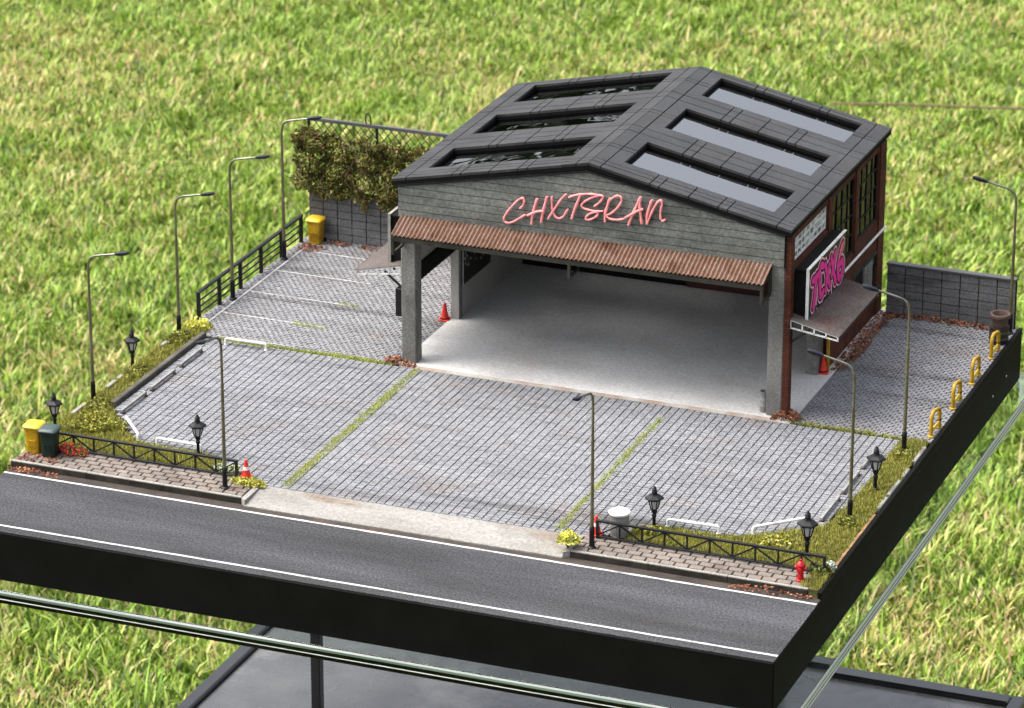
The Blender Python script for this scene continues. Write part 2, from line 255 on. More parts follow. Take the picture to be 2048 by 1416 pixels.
# ------------------------------------------------------------------ mesh helpers
class MB:
    def __init__(s): s.v = []; s.f = []; s.smooth = False
    def add(s, vs, fs):
        o = len(s.v); s.v += [tuple(p) for p in vs]; s.f += [tuple(i+o for i in f) for f in fs]; return s
    def box(s, x0, x1, y0, y1, z0, z1, ch=0.0):
        if ch <= 0:
            v = [(x, y, z) for z in (z0, z1) for y in (y0, y1) for x in (x0, x1)]
            return s.add(v, [(0, 2, 3, 1), (4, 5, 7, 6), (0, 1, 5, 4), (2, 6, 7, 3), (0, 4, 6, 2), (1, 3, 7, 5)])
        c = ch   # chamfered on every edge: 24 verts
        V = []; idx = {}
        X = (x0, x1); Y = (y0, y1); Z = (z0, z1)
        for i in (0, 1):
            for j in (0, 1):
                for k in (0, 1):
                    sx = c if i == 0 else -c; sy = c if j == 0 else -c; sz = c if k == 0 else -c
                    for a, d in enumerate(((0, sy, sz), (sx, 0, sz), (sx, sy, 0))):
                        idx[i, j, k, a] = len(V); V.append((X[i]+d[0], Y[j]+d[1], Z[k]+d[2]))
        F = []
        for i in (0, 1): F.append([idx[i, j, k, 0] for j, k in ((0, 0), (1, 0), (1, 1), (0, 1))])
        for j in (0, 1): F.append([idx[i, j, k, 1] for i, k in ((0, 0), (1, 0), (1, 1), (0, 1))])
        for k in (0, 1): F.append([idx[i, j, k, 2] for i, j in ((0, 0), (1, 0), (1, 1), (0, 1))])
        for i in (0, 1):
            for j in (0, 1): F.append([idx[i, j, 0, 0], idx[i, j, 1, 0], idx[i, j, 1, 1], idx[i, j, 0, 1]])
            for k in (0, 1): F.append([idx[i, 0, k, 0], idx[i, 1, k, 0], idx[i, 1, k, 2], idx[i, 0, k, 2]])
        for j in (0, 1):
            for k in (0, 1): F.append([idx[0, j, k, 1], idx[1, j, k, 1], idx[1, j, k, 2], idx[0, j, k, 2]])
        for i in (0, 1):
            for j in (0, 1):
                for k in (0, 1): F.append([idx[i, j, k, a] for a in (0, 1, 2)])
        return s.add(V, F)
    def tub(s, x0, x1, y0, y1, z0, z1, c):      # a paver: open below, chamfered round the top
        v = [(x0, y0, z0), (x1, y0, z0), (x1, y1, z0), (x0, y1, z0), (x0, y0, z1-c), (x1, y0, z1-c), (x1, y1, z1-c), (x0, y1, z1-c),
             (x0+c, y0+c, z1), (x1-c, y0+c, z1), (x1-c, y1-c, z1), (x0+c, y1-c, z1)]
        return s.add(v, [(8, 9, 10, 11), (0, 1, 5, 4), (1, 2, 6, 5), (2, 3, 7, 6), (3, 0, 4, 7), (4, 5, 9, 8), (5, 6, 10, 9), (6, 7, 11, 10), (7, 4, 8, 11)])
    def prism(s, poly, axis, a0, a1):           # poly in the two other axes, extruded along axis
        n = len(poly); mk = {'x': lambda p, a: (a, p[0], p[1]), 'y': lambda p, a: (p[0], a, p[1]), 'z': lambda p, a: (p[0], p[1], a)}[axis]
        v = [mk(p, a0) for p in poly]+[mk(p, a1) for p in poly]
        return s.add(v, [tuple(range(n))[::-1], tuple(range(n, 2*n))]+[(i, (i+1) % n, n+(i+1) % n, n+i) for i in range(n)])
    def lathe(s, prof, c=(0, 0, 0), seg=20, rot=0.0, ribs=0.0, square=None):
        n = len(prof); v = []
        for r, z in prof:
            for k in range(seg):
                a = rot+2*math.pi*k/seg; rr = r*(1+(ribs if k % 2 else 0))
                v.append((c[0]+rr*math.cos(a), c[1]+rr*math.sin(a), c[2]+z))
        f = [(i*seg+k, i*seg+(k+1) % seg, (i+1)*seg+(k+1) % seg, (i+1)*seg+k) for i in range(n-1) for k in range(seg)]
        f += [tuple(range(seg))[::-1], tuple(range((n-1)*seg, n*seg))]
        return s.add(v, f)
    def tube(s, path, r, seg=8):
        P = [Vector(p) for p in path]; n = len(P)
        R = r if isinstance(r, (list, tuple)) else [r]*n
        ref = None; v = []
        for i in range(n):
            t = (P[min(i+1, n-1)]-P[max(i-1, 0)]).normalized()
            if ref is None: ref = Vector((0, 0, 1)) if abs(t.z) < 0.9 else Vector((1, 0, 0))
            a = (ref-t*ref.dot(t)).normalized(); ref = a; b = t.cross(a)
            for k in range(seg):
                q = 2*math.pi*(k+0.5)/seg; v.append(P[i]+(a*math.cos(q)+b*math.sin(q))*R[i])
        f = [(i*seg+k, i*seg+(k+1) % seg, (i+1)*seg+(k+1) % seg, (i+1)*seg+k) for i in range(n-1) for k in range(seg)]
        f += [tuple(range(seg))[::-1], tuple(range((n-1)*seg, n*seg))]
        return s.add(v, f)
    def bar(s, p, q, w, h, up=(0, 0, 1)):       # rectangular bar between two points
        p = Vector(p); q = Vector(q); t = (q-p).normalized(); u = Vector(up); a = t.cross(u).normalized()*w/2; b = a.cross(t).normalized()*h/2
        v = [e+sx*a+sy*b for e in (p, q) for sx, sy in ((-1, -1), (1, -1), (1, 1), (-1, 1))]
        return s.add(v, [(3, 2, 1, 0), (4, 5, 6, 7)]+[(i, (i+1) % 4, 4+(i+1) % 4, 4+i) for i in range(4)])
    def mesh(s, name, m, smooth=None):
        me = bpy.data.meshes.new(name); me.from_pydata(s.v, [], s.f)
        me.materials.append(m)
        import bmesh
        bm = bmesh.new(); bm.from_mesh(me); bmesh.ops.recalc_face_normals(bm, faces=bm.faces); bm.to_mesh(me); bm.free()
        if smooth if smooth is not None else s.smooth:
            me.shade_smooth()
            me.set_sharp_from_angle(angle=math.radians(40))
        me.update(); return me

def link(name, me, parent=None, loc=None, rot=None):
    o = bpy.data.objects.new(name, me); COL.objects.link(o)
    if parent is not None: o.parent = parent
    if loc is not None: o.location = loc
    if rot is not None: o.rotation_euler = rot
    return o
def obj(name, mb, m, parent=None, smooth=None, loc=None, rot=None):
    return link(name, mb.mesh(name, M[m] if isinstance(m, str) else m, smooth), parent, loc, rot)
def tag(o, label=None, cat=None, group=None, kind=None):
    if label: o['label'] = label
    if cat: o['category'] = cat
    if group: o['group'] = group
    if kind: o['kind'] = kind
    return o
def thing(name, label, cat, loc=(0, 0, 0), rz=0.0, group=None):
    o = bpy.data.objects.new(name, None); COL.objects.link(o); o.empty_display_size = 0.05
    o.location = loc; o.rotation_euler = (0, 0, rz); return tag(o, label, cat, group)
def copy_tree(o, parent=None):
    c = o.copy(); COL.objects.link(c)
    c.parent = parent
    for ch in list(o.children): copy_tree(ch, c)
    return c
class Kind:
    """the first call places the thing that was built, later calls place copies of it with all their parts"""
    def __init__(s, root): s.root = root; s.used = False
    def put(s, label, loc, rz=0.0, group=None, scale=1.0):
        o = copy_tree(s.root) if s.used else s.root; s.used = True
        o.location = loc; o.rotation_euler = (0, 0, rz); o.scale = (scale,)*3; o['label'] = label
        if group: o['group'] = group
        return o

def colmesh(name, V, F, C, m, loops=None):
    """big mesh from numpy: V (n,3), F (k,3|4), C (n,3) colour per vertex"""
    me = bpy.data.meshes.new(name); k = F.shape[1]
    me.vertices.add(len(V)); me.vertices.foreach_set('co', V.astype(np.float32).ravel())
    me.loops.add(F.size); me.loops.foreach_set('vertex_index', F.astype(np.int32).ravel())
    me.polygons.add(len(F)); me.polygons.foreach_set('loop_start', np.arange(0, F.size, k, dtype=np.int32))
    me.polygons.foreach_set('use_smooth', np.ones(len(F), dtype=bool))
    me.update(calc_edges=True)
    a = me.attributes.new('col', 'FLOAT_COLOR', 'POINT')
    a.data.foreach_set('color', np.concatenate([C, np.ones((len(C), 1))], 1).astype(np.float32).ravel())
    me.materials.append(m); return me

def blades(name, base, length, width, lean, heading, cols, m, bend=0.5, segs=3):
    """curved grass blades: base (n,3), everything else per blade"""
    n = len(base); d = np.stack([np.cos(heading), np.sin(heading), np.zeros(n)], 1); side = np.stack([-np.sin(heading), np.cos(heading), np.zeros(n)], 1)
    tw = rng.uniform(-0.9, 0.9, n)[:, None]
    side = side*np.cos(tw)+np.array([0, 0, 1.0])*np.sin(tw)*0.6
    V = []; C = []
    p = base.copy(); ang = lean*0.35
    for i in range(segs+1):
        t = i/segs; w = width*(1-t**1.6)*0.5*(0.75+0.5*min(1, t*3))
        tip = cols
        if i < segs:
            V += [p-side*w[:, None], p+side*w[:, None]]; C += [tip, tip]
        else: V += [p]; C += [tip]
        step = (length/segs)[:, None]
        p = p+step*(d*np.sin(ang)[:, None]+np.array([0, 0, 1.0])*np.cos(ang)[:, None])
        ang = np.minimum(ang+lean*bend*(0.6+t), 2.2)
    k = 2*segs+1
    V = np.stack(V, 1).reshape(-1, 3); C = np.clip(np.stack(C, 1).reshape(-1, 3), 0, 1)
    o = (np.arange(n)*k)[:, None]; F = []
    for i in range(segs-1):
        a = 2*i; F += [o+np.array([[a, a+1, a+3]]), o+np.array([[a, a+3, a+2]])]
    a = 2*(segs-1); F.append(o+np.array([[a, a+1, a+2]]))
    return colmesh(name, V, np.concatenate(F), C, m)

def leafcloud(name, P, size, cols, m, flat=0.0, fold=0.35, long=1.5):
    """separate folded leaves at points P with per-leaf size and colour"""
    n = len(P)
    a = rng.normal(size=(n, 3)); a[:, 2] *= (1-flat); a /= np.linalg.norm(a, axis=1, keepdims=True)
    b = rng.normal(size=(n, 3)); b[:, 2] *= (1-flat); b -= a*(a*b).sum(1, keepdims=True); b /= np.linalg.norm(b, axis=1, keepdims=True)
    c = np.cross(a, b); s = size[:, None]
    V = np.stack([P-a*s*long*0.5, P+b*s*0.5+c*s*fold*0.5, P+a*s*long*0.5, P-b*s*0.5+c*s*fold*0.5], 1).reshape(-1, 3)
    F = (np.arange(n)*4)[:, None]
    F = np.concatenate([F+np.array([[0, 1, 2]]), F+np.array([[0, 2, 3]])])
    return colmesh(name, V, F, np.clip(np.repeat(cols, 4, 0), 0, 1), m)

def palette(n, cols, var=0.25):
    c = np.array(cols)[rng.integers(0, len(cols), n)]
    return c*rng.uniform(1-var, 1+var, (n, 1))*rng.uniform(0.93, 1.07, (n, 3))

ZR, ZY, ZW = 0.0, 0.048, 0.052     # road, yard paving, sidewalk
#=====SETTING=====
# ------------------------------------------------------------------ lawn and table
GZ = -7.6
g = MB(); g.add([(-300, -300, GZ), (300, -300, GZ), (300, 300, GZ), (-300, 300, GZ)], [(0, 1, 2, 3)])
tag(obj('lawn_ground', g, 'lawn_soil'), kind='structure')
def lawn():
    hf = np.array([-0.3657, 0.9307]); hr = np.array([0.9307, 0.3657])
    # thin green and straw blades in patches; lush patches stand up, dry patches lie flat
    n = 800000
    u = 32+36*rng.random(n)**0.85; hw = 0.14*u+2.4; v = (rng.random(n)*2-1)*hw
    inside = np.abs(v) < 0.132*u+0.5
    keep = inside | (rng.random(n) < 0.4); u, v = u[keep], v[keep]; n = len(u)
    xy = np.array([CAM.x, CAM.y])+u[:, None]*hf+v[:, None]*hr
    def fbm(p, s, seed):
        r = np.random.default_rng(seed); out = np.zeros(len(p))
        for k in range(7):
            a = r.uniform(0, 6.283); w = s*(1.55**k)*r.uniform(0.8, 1.2); ph = r.uniform(0, 6.283, 2)
            out += np.sin(p[:, 0]*w*np.cos(a)+p[:, 1]*w*np.sin(a)+ph[0])*np.cos(p[:, 0]*w*np.sin(a)*.9-p[:, 1]*w*np.cos(a)*.9+ph[1])/(1.25**k)
        return out
    lush = fbm(xy, 0.8, 3)+rng.normal(0, 0.5, n); tuft = fbm(xy, 4.0, 5); dry = fbm(xy, 0.35, 9)+fbm(xy, 1.7, 12)*0.6+rng.normal(0, 0.7, n)
    up = np.clip(0.5+0.35*lush+0.25*tuft, 0, 1)
    length = (0.095+0.08*up+0.06*up*np.clip(tuft, 0, 1.5))*rng.uniform(0.55, 1.4, n)*np.where(rng.random(n) < np.clip(.07-.004*(u-34), .012, .07), rng.uniform(1.6, 2.6, n), 1)
    lean = np.where(rng.random(n) < 0.15+0.35*up, rng.uniform(0.3, 1.0, n), rng.uniform(1.1, 2.0, n))
    width = rng.uniform(0.016, 0.038, n)*(0.8+0.4*up)
    swirl = fbm(xy, 1.1, 21)*1.8
    head = swirl+rng.normal(0, 1.5, n)+np.where(rng.random(n) < .3, rng.uniform(0, 6.283, n), 0)
    green = palette(n, [(0.175, 0.295, 0.024), (0.25, 0.39, 0.040), (0.34, 0.47, 0.075), (0.095, 0.175, 0.016), (0.46, 0.55, 0.15), (0.038, 0.075, 0.010)], 0.30)
    straw = palette(n, [(0.56, 0.50, 0.20), (0.62, 0.53, 0.26), (0.48, 0.43, 0.13), (0.50, 0.34, 0.18), (0.46, 0.46, 0.13)], 0.22)
    isdry = (rng.random(n) < np.clip(0.11+0.17*dry-0.08*up+0.28*np.exp(-((u-56)/4.5)**2-((v+6.6)/2.2)**2)+0.16*np.clip((v-2.5)/4, 0, 1)*np.clip((46-u)/8, 0, 1), 0.04, 0.85))
    cols = np.where(isdry[:, None], straw, green)
    lean = np.where(isdry, np.maximum(lean, rng.uniform(0.8, 1.8, n)), lean)
    # keep blades out from under the opaque shelf feet only; the lawn runs on below the table
    base = np.concatenate([xy, (GZ-0.02+np.where(lean > 1.0, rng.uniform(0, 0.14, n), 0))[:, None]], 1)
    me = blades('lawn_grass', base, length, width, lean, head, cols, M['grass'], 0.42, 2)
    tag(link('lawn_grass', me), 'long green and straw coloured grass of the lawn behind the table', 'grass', kind='stuff')
lawn()
# a stray cane lying in the grass
c = MB(); c.tube([(-3.6, 33.1, GZ+.33), (-2.6, 33.36, GZ+.36), (-1.4, 33.7, GZ+.35), (0.6, 34.2, GZ+.36), (3.0, 34.9, GZ+.33)], 0.018, 6)
tag(obj('garden_cane', c, 'twig', smooth=True), 'thin brown cane lying on the lawn behind the garage', 'cane')

def far_trees():
    r = np.random.default_rng(31); P = []; S = []
    for k in range(26):
        az = math.radians(-62+k*3.3+r.uniform(-1, 1)); d = 125+r.uniform(-12, 16); h = r.uniform(14, 60) if az < math.radians(-19) else r.uniform(12, 26)
        c = np.array([2.5+d*math.sin(az), 5+d*math.cos(az), GZ]); n = 300
        q = r.normal(size=(n, 3)); q /= np.linalg.norm(q, axis=1, keepdims=True)
        P.append(c+q*np.array([4.6, 4.6, h*.5])*(r.random((n, 1))**.33)+np.array([0, 0, h*.52])); S.append(r.uniform(1.2, 2.8, n))
    P = np.concatenate(P); S = np.concatenate(S); n = len(P)
    me = leafcloud('far_trees', P, S, palette(n, [(0.035, 0.055, 0.018), (0.05, 0.075, 0.025), (0.025, 0.04, 0.012)], .3), M['leaf'])
    tag(link('far_trees', me), 'distant garden trees mirrored in the roof windows', 'trees', kind='stuff')
far_trees()
tb = thing('glass_table', 'glass topped table with black frame under the model board', 'table', (3.0, 3.1, GZ))
def tbl(name, mb, m, par=tb, **k):
    o = obj(name, mb, m, par, **k); o.location = (-3.0, -3.1, -GZ); return o
TX0, TX1, TY0, TY1 = -0.14, 6.13, -0.13, 6.36
t = MB(); t.box(TX0, TX1, TY0, TY1, -0.475, -0.374, 0.003); gt = tbl('glass_top', t, 'table_glass')
for zz, hh, mm in ((-.382, .014, 'edge_glint'), (-.398, .014, 'edge_teal'), (-.440, .005, 'edge_glint')):  # light lines of the front glass edge, painted on as pale and teal strips
    t = MB(); t.box(TX0+.013, TX1-.013, TY0-.003, TY0-.0005, zz-hh, zz); obj('edge_light_line', t, mm, gt)
for zz, hh, mm in ((-.380, .026, 'edge_glint'), (-.408, .008, 'edge_teal'), (-.418, .018, 'edge_glint'), (-.452, .014, 'edge_glint')):  # painted light lines along the right glass edge
    t = MB(); t.box(TX1+.0005, TX1+.003, TY0+.013, TY1-.013, zz-hh, zz); obj('edge_light_line', t, mm, gt)
for i, (lx, ly) in enumerate(((0.02, 0.05), (5.98, 0.05), (0.93, 4.13), (4.10, 6.28))):
    t = MB(); t.box(lx-.04, lx+.04, ly-.04, ly+.04, GZ-0.05, -0.50, 0.006); leg = tbl('leg', t, 'frame_black')
    t = MB(); t.lathe([(0.07, -0.50), (0.07, -0.477)], (lx, ly, 0), 14); f = obj('leg_pad', t, 'frame_black', leg)
SZ = -3.2
sh = MB(); sh.box(TX0+.14, TX1-.1, TY0+.1, TY1-.15, SZ-.05, SZ); sh = tbl('lower_shelf', sh, 'shelf_grey')
t = MB(); r4 = random.Random(8)
for k in range(60):
    a = r4.uniform(0, 6.28); l = r4.uniform(.08, .5); x, y = r4.uniform(.1, 5.8), r4.uniform(.2, 6.0); w = r4.uniform(.002, .006); dx, dy = math.cos(a), math.sin(a); b = r4.uniform(-.06, .06)
    p = [(x, y), (x+dx*l/2-dy*b, y+dy*l/2+dx*b), (x+dx*l, y+dy*l)]; zz = SZ+.0015+k*.00003
    t.add([(q[0]-dy*w*e, q[1]+dx*w*e, zz) for q, ww in zip(p, (.3, 1, .3)) for e in (-ww, ww)], [(0, 2, 3, 1), (2, 4, 5, 3)])
tag(obj('scratches', t, 'scratch', sh), kind='stuff')
for a in ((TX0+.02, TX0+.135, TY0, TY1), (TX1-.095, TX1+.02, TY0, TY1), (TX0+.137, TX1-.097, TY0, TY0+.097), (TX0+.137, TX1-.097, TY1-.147, TY1)):
    t = MB(); t.box(*a, SZ-.09, SZ+.045, 0.012); obj('shelf_rail', t, 'frame_black', sh)

# ------------------------------------------------------------------ model board
W, D = 6.0, 6.2
bb = thing('model_board', 'black baseboard carrying the miniature garage and yard', 'base', (3, 3.1, -0.37))
def bpart(name, mb, m, **k):
    o = obj(name, mb, m, bb, **k); o.location = (-3, -3.1, 0.37); return o
t = MB(); t.box(0, W, 0, D, -0.37, -0.006, 0.009); bpart('base_box', t, 'black_board')
t = MB(); t.box(5.972, 6.0, 1.0, D, -0.0055, 0.052, 0.003); bpart('side_panel', t, 'black_board')
t = MB(); t.box(5.950, 5.9715, 1.32, 2.35, -0.0055, 0.058, 0.002); bpart('wood_edge', t, 'wood_edge')
for (sy, sz) in ((5.36, -.20), (5.75, -.18)):
    t = MB(); t.lathe([(0.010, 0), (0.007, 0.004)], (0, 0, 0), 10); o = obj('screw', t, 'galv', bb, loc=(3.001, sy-3.1, sz+.37), rot=(0, math.pi/2, 0))

# road
t = MB(); t.box(0.003, 5.997, 0.003, 1.02, -0.005, 0.0); road = tag(obj('road', t, 'asphalt'), kind='structure')
def irregular_line(y0, y1, x0, x1, z):
    t = MB(); n = 60; V = []
    for i in range(n+1):
        x = x0+(x1-x0)*i/n; V += [(x, y0+random.uniform(-.002, .002), z), (x, y1+random.uniform(-.002, .002), z)]
    return t.add(V, [(2*i, 2*i+2, 2*i+3, 2*i+1) for i in range(n)])
obj('edge_line', irregular_line(0.909, 0.931, 0.004, 5.994, 0.0025), 'road_paint', road)
obj('edge_line', irregular_line(0.081, 0.102, 0.004, 5.994, 0.0025), 'road_paint', road)
t = MB(); t.add([(0.004, .934, .002), (5.994, .934, .002), (5.994, 1.02, .002), (.004, 1.02, .002)], [(0, 1, 2, 3)]); obj('gutter', t, 'gutter', road)

# sidewalks: kerb stones along the road, running-bond bricks behind
def sidewalk(name, x0, x1, y0, y1):
    t = MB(); t.box(x0, x1, y0+.028, y1, -.004, .034); s = tag(obj(name, t, 'joint'), kind='structure')
    n = max(1, round((x1-x0)/.60)); w = (x1-x0)/n
    me = None
    for i in range(n):
        if me is None:
            t = MB(); t.box(0, w-.002, 0, .027, -.004, ZW-.008, .002); me = t.mesh('kerb_stone', M['kerb_face_shaded']); t = MB(); t.box(0, w-.002, .001, .027, ZW-.0078, ZW+.001, .002); me2 = t.mesh('kerb_top', M['kerbstone'])  # one kerb in two colours: shade painted on its face, light top
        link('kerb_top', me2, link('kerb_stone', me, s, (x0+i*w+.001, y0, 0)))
    bw, bh = .102, .058; rows = int((y1-y0-.034)/bh); me = None; half = None
    bh = (y1-y0-.034)/rows
    for r in range(rows):
        x = x0+.004-(bw/2 if r % 2 else 0)
        while x < x1-.004:
            a, b = max(x, x0+.004), min(x+bw, x1-.004)
            full = abs(b-a-bw) < 1e-4
            if b-a > .02:
                if full:
                    if me is None: t = MB(); t.tub(-(bw-.010)/2, (bw-.010)/2, -(bh-.012)/2, (bh-.012)/2, .02, ZW, .003); me = t.mesh('walk_brick', M['walk_brick'])
                    mm = me
                else:
                    t = MB(); t.tub(-(b-a-.010)/2, (b-a-.010)/2, -(bh-.012)/2, (bh-.012)/2, .02, ZW, .003); mm = t.mesh('walk_brick', M['walk_brick'])
                link('walk_brick', mm, s, ((a+b)/2, y0+.032+(r+.5)*bh, random.uniform(-.0018, .0012)), (random.uniform(-.012, .012), random.uniform(-.012, .012), random.uniform(-.012, .012)))
            x += bw
    return s
sidewalk('left_sidewalk', 0.004, 1.80, 1.02, 1.345)
sidewalk('right_sidewalk', 4.235, 5.90, 1.02, 1.315)

# sloped drive apron between them
t = MB(); V = []; n = 40
for i in range(n+1):
    x = 1.845+(4.19-1.845)*i/n; j = lambda: random.uniform(-.001, .001)
    V += [(x, .985, -.003), (x, .985, .012+j()), (x, .998, .018+j()), (x, 1.28, .043+j()), (x, 1.30, .043), (x, 1.30, -.003)]
F = [(6*i+k, 6*i+6+k, 6*i+7+k, 6*i+1+k) for i in range(n) for k in range(5)]
t.add(V, F+[(0, 1, 2, 3, 4, 5), tuple(6*n+k for k in (5, 4, 3, 2, 1, 0))])
tag(obj('drive_apron', t, 'apron'), kind='structure')
t = MB(); t.prism([(1.803, 1.022), (1.842, .99), (1.842, 1.30), (1.803, 1.30)], 'z', -.003, .049); tag(obj('apron_kerb', t, 'kerbstone'), kind='structure')
t = MB(); t.prism([(4.193, .99), (4.232, 1.022), (4.232, 1.30), (4.193, 1.30)], 'z', -.003, .049); tag(obj('apron_kerb', t, 'kerbstone'), kind='structure')

# ------------------------------------------------------------------ paving
def inside(p, poly):
    x, y = p; r = False; j = len(poly)-1
    for i in range(len(poly)):
        (xi, yi), (xj, yj) = poly[i], poly[j]
        if (yi > y) != (yj > y) and x < (xj-xi)*(y-yi)/(yj-yi)+xi: r = not r
        j = i
    return r
t = MB(); t.box(0.003, 5.948, 1.348, 3.742, -.004, .030); fc = tag(obj('forecourt', t, 'joint'), kind='structure')
t = MB(); t.box(1.805, 4.23, 1.302, 1.3475, -.004, .030); obj('forecourt_edge', t, 'joint', fc)
FC = [(.24, 3.70), (.24, 2.19), (.68, 1.66), (1.28, 1.64), (1.50, 1.34), (1.66, 1.305), (4.28, 1.305), (4.42, 1.40), (4.62, 1.62), (5.22, 1.67), (5.70, 1.98), (5.74, 2.5), (5.76, 3.70)]
PW, PH = .060, .039
cells = []
for i in range(0, 100):
    for j in range(0, 96):
        cx, cy = (i+.5)*PW, (j+.5)*PH
        if cy+PH/2 < 3.705 and inside((cx, cy), FC): cells.append((cx, cy))
cells.sort(key=lambda c: (Vector((c[0], c[1], 0))-CAM).length)
t = MB(); t.tub(-PW/2+.0036, PW/2-.0036, -PH/2+.0036, PH/2-.0036, .02, ZY, .0020); pme = t.mesh('paver', M['paver'])
for cx, cy in cells[:300]:
    link('paver', pme, fc, (cx, cy, random.uniform(-.0015, .0015)), (random.uniform(-.02, .02), random.uniform(-.02, .02), random.uniform(-.01, .01)))
rest = MB()
for cx, cy in cells[300:]:
    mid = 2.0 < cx < 4.03
    gy = .0018 if mid else .0036; dz = random.uniform(-.0015, .0015)
    rest.tub(cx-PW/2+.0036, cx+PW/2-.0036, cy-PH/2+gy, cy+PH/2-gy, .02, ZY+dz, .0022 if not mid else .0014)
tag(obj('paver_field', rest, 'paver', fc), kind='stuff')

def yard(name, x0, x1, y0, y1):
    t = MB(); t.box(x0, x1, y0, y1, -.004, .033); s = tag(obj(name, t, 'joint'), kind='structure')
    pw, ph = .052, .036; q = MB(); j = 0; y = y0+.003
    while y+ph < y1:
        x = x0-(pw/2 if j % 2 else 0)
        while x < x1:
            a, b = max(x, x0+.002), min(x+pw, x1-.002)
            if b-a > .012:
                dz = random.uniform(-.002, .001); g_ = .0048; k = .0065   # slanted ends, as on interlocking setts
                z1 = ZY+dz; c = .002
                v = [(a+g_, y+.0022, .02), (b-g_, y+.0022, .02), (b-g_, y+ph-.0022, .02), (a+g_, y+ph-.0022, .02)]
                v += [(p[0]+(k if i in (2, 3) else 0), p[1], z1-c) for i, p in enumerate(v[:4])]
                v += [(a+g_+c, y+.0022+c, z1), (b-g_-c, y+.0022+c, z1), (b-g_-c+k, y+ph-.0022-c, z1), (a+g_+c+k, y+ph-.0022-c, z1)]
                q.add(v, [(8, 9, 10, 11), (0, 1, 5, 4), (1, 2, 6, 5), (2, 3, 7, 6), (3, 0, 4, 7), (4, 5, 9, 8), (5, 6, 10, 9), (6, 7, 11, 10), (7, 4, 8, 11)])
            x += pw
        y += ph; j += 1
    tag(obj('sett_field', q, 'yard_paver', s), kind='stuff')
    return s
ly = yard('parking_yard', 0.003, 1.826, 3.744, 6.198)
ry = yard('side_yard', 4.925, 5.970, 3.744, 6.198)
def ground_line(x0, y0, x1, y1, w, par, seg=26):
    t = MB(); d = Vector((x1-x0, y1-y0)).normalized(); nx, ny = -d.y*w/2, d.x*w/2; V = []
    for i in range(seg+1):
        x = x0+(x1-x0)*i/seg; y = y0+(y1-y0)*i/seg; a = random.uniform(.7, 1.15); b = random.uniform(.7, 1.15)
        V += [(x+nx*a, y+ny*a, ZY+.0022), (x-nx*b, y-ny*b, ZY+.0022)]
    t.add(V, [(2*i, 2*i+2, 2*i+3, 2*i+1) for i in range(seg)]); obj('parking_line', t, 'park_paint', par)
ground_line(.112, 4.02, .112, 5.82, .014, ly)
for yy, xe in ((5.765, .82), (5.26, .95), (4.755, .98), (4.25, 1.0)): ground_line(.124, yy, xe, yy-.012, .012, ly)
ground_line(.30, 3.775, .95, 3.775, .008, ly)

# kerb between the left verge and the forecourt, and edging stones on the outer sides
t = MB(); t.box(.192, .236, 2.20, 3.735, .02, .085, .006); tag(obj('verge_kerb', t, 'kerb_dark'), 'dark concrete kerb between the left grass verge and the paving', 'kerb')
e = thing('verge_edging', 'broken pale edging stones along the outer left verge', 'edging', (0.02, 2.2, .04))
for y0, y1 in ((1.93, 2.14), (2.47, 2.62), (2.66, 2.74), (3.40, 3.52)):
    t = MB(); t.box(-.014, .02, y0-2.2, y1-2.2, -.04, .035, .004); obj('edging_stone', t, 'kerbstone', e)
e = thing('verge_edging', 'broken pale edging stones along the outer right verge', 'edging', (5.955, 3.0, .04))
for y0, y1 in ((2.45, 2.66), (2.70, 2.98), (3.05, 3.20), (3.34, 3.62)):
    t = MB(); t.box(-.014, .014, y0-3, y1-3, -.04, .022, .004); obj('edging_stone', t, 'kerbstone', e)
#=====BUILDING=====
# ------------------------------------------------------------------ garage building
BL = Vector((3.34, 4.98, .04))
garage = thing('garage_building', 'dark roofed miniature garage with open front, brick side and rusty awning', 'building', BL)
def gp(name, mb, m, par=None, **k):
    o = obj(name, mb, m, par or garage, **k)
    if par is None: o.location = -BL
    return o
def sheet_with_holes(axis, a0, a1, u0, u1, w0, w1, holes):
    """slab between a0 and a1 on the axis, with rectangular openings (u0,u1,w0,w1) cut clean through"""
    us = sorted({u0, u1, *[h[0] for h in holes], *[h[1] for h in holes]}); ws = sorted({w0, w1, *[h[2] for h in holes], *[h[3] for h in holes]})
    us = [u for u in us if u0 <= u <= u1]; ws = [w for w in ws if w0 <= w <= w1]
    solid = lambda i, j: 0 <= i < len(us)-1 and 0 <= j < len(ws)-1 and not any(h[0]-1e-6 <= us[i] and us[i+1] <= h[1]+1e-6 and h[2]-1e-6 <= ws[j] and ws[j+1] <= h[3]+1e-6 for h in holes)
    mk = (lambda a, u, w: (a, u, w)) if axis == 'x' else (lambda a, u, w: (u, a, w))
    t = MB()
    for i in range(len(us)-1):
        for j in range(len(ws)-1):
            if not solid(i, j): continue
            A, B, Cc, Dd = us[i], us[i+1], ws[j], ws[j+1]
            for a in (a0, a1): t.add([mk(a, A, Cc), mk(a, B, Cc), mk(a, B, Dd), mk(a, A, Dd)], [(0, 1, 2, 3)])
            for (di, dj, p, q) in ((-1, 0, (A, Cc), (A, Dd)), (1, 0, (B, Cc), (B, Dd)), (0, -1, (A, Cc), (B, Cc)), (0, 1, (A, Dd), (B, Dd))):
                if not solid(i+di, j+dj): t.add([mk(a0, *p), mk(a0, *q), mk(a1, *q), mk(a1, *p)], [(0, 1, 2, 3)])
    return t
t = MB(); t.box(1.830, 4.922, 3.748, 6.196, -.004, .056, .003); gp('floor_slab', t, 'floor')
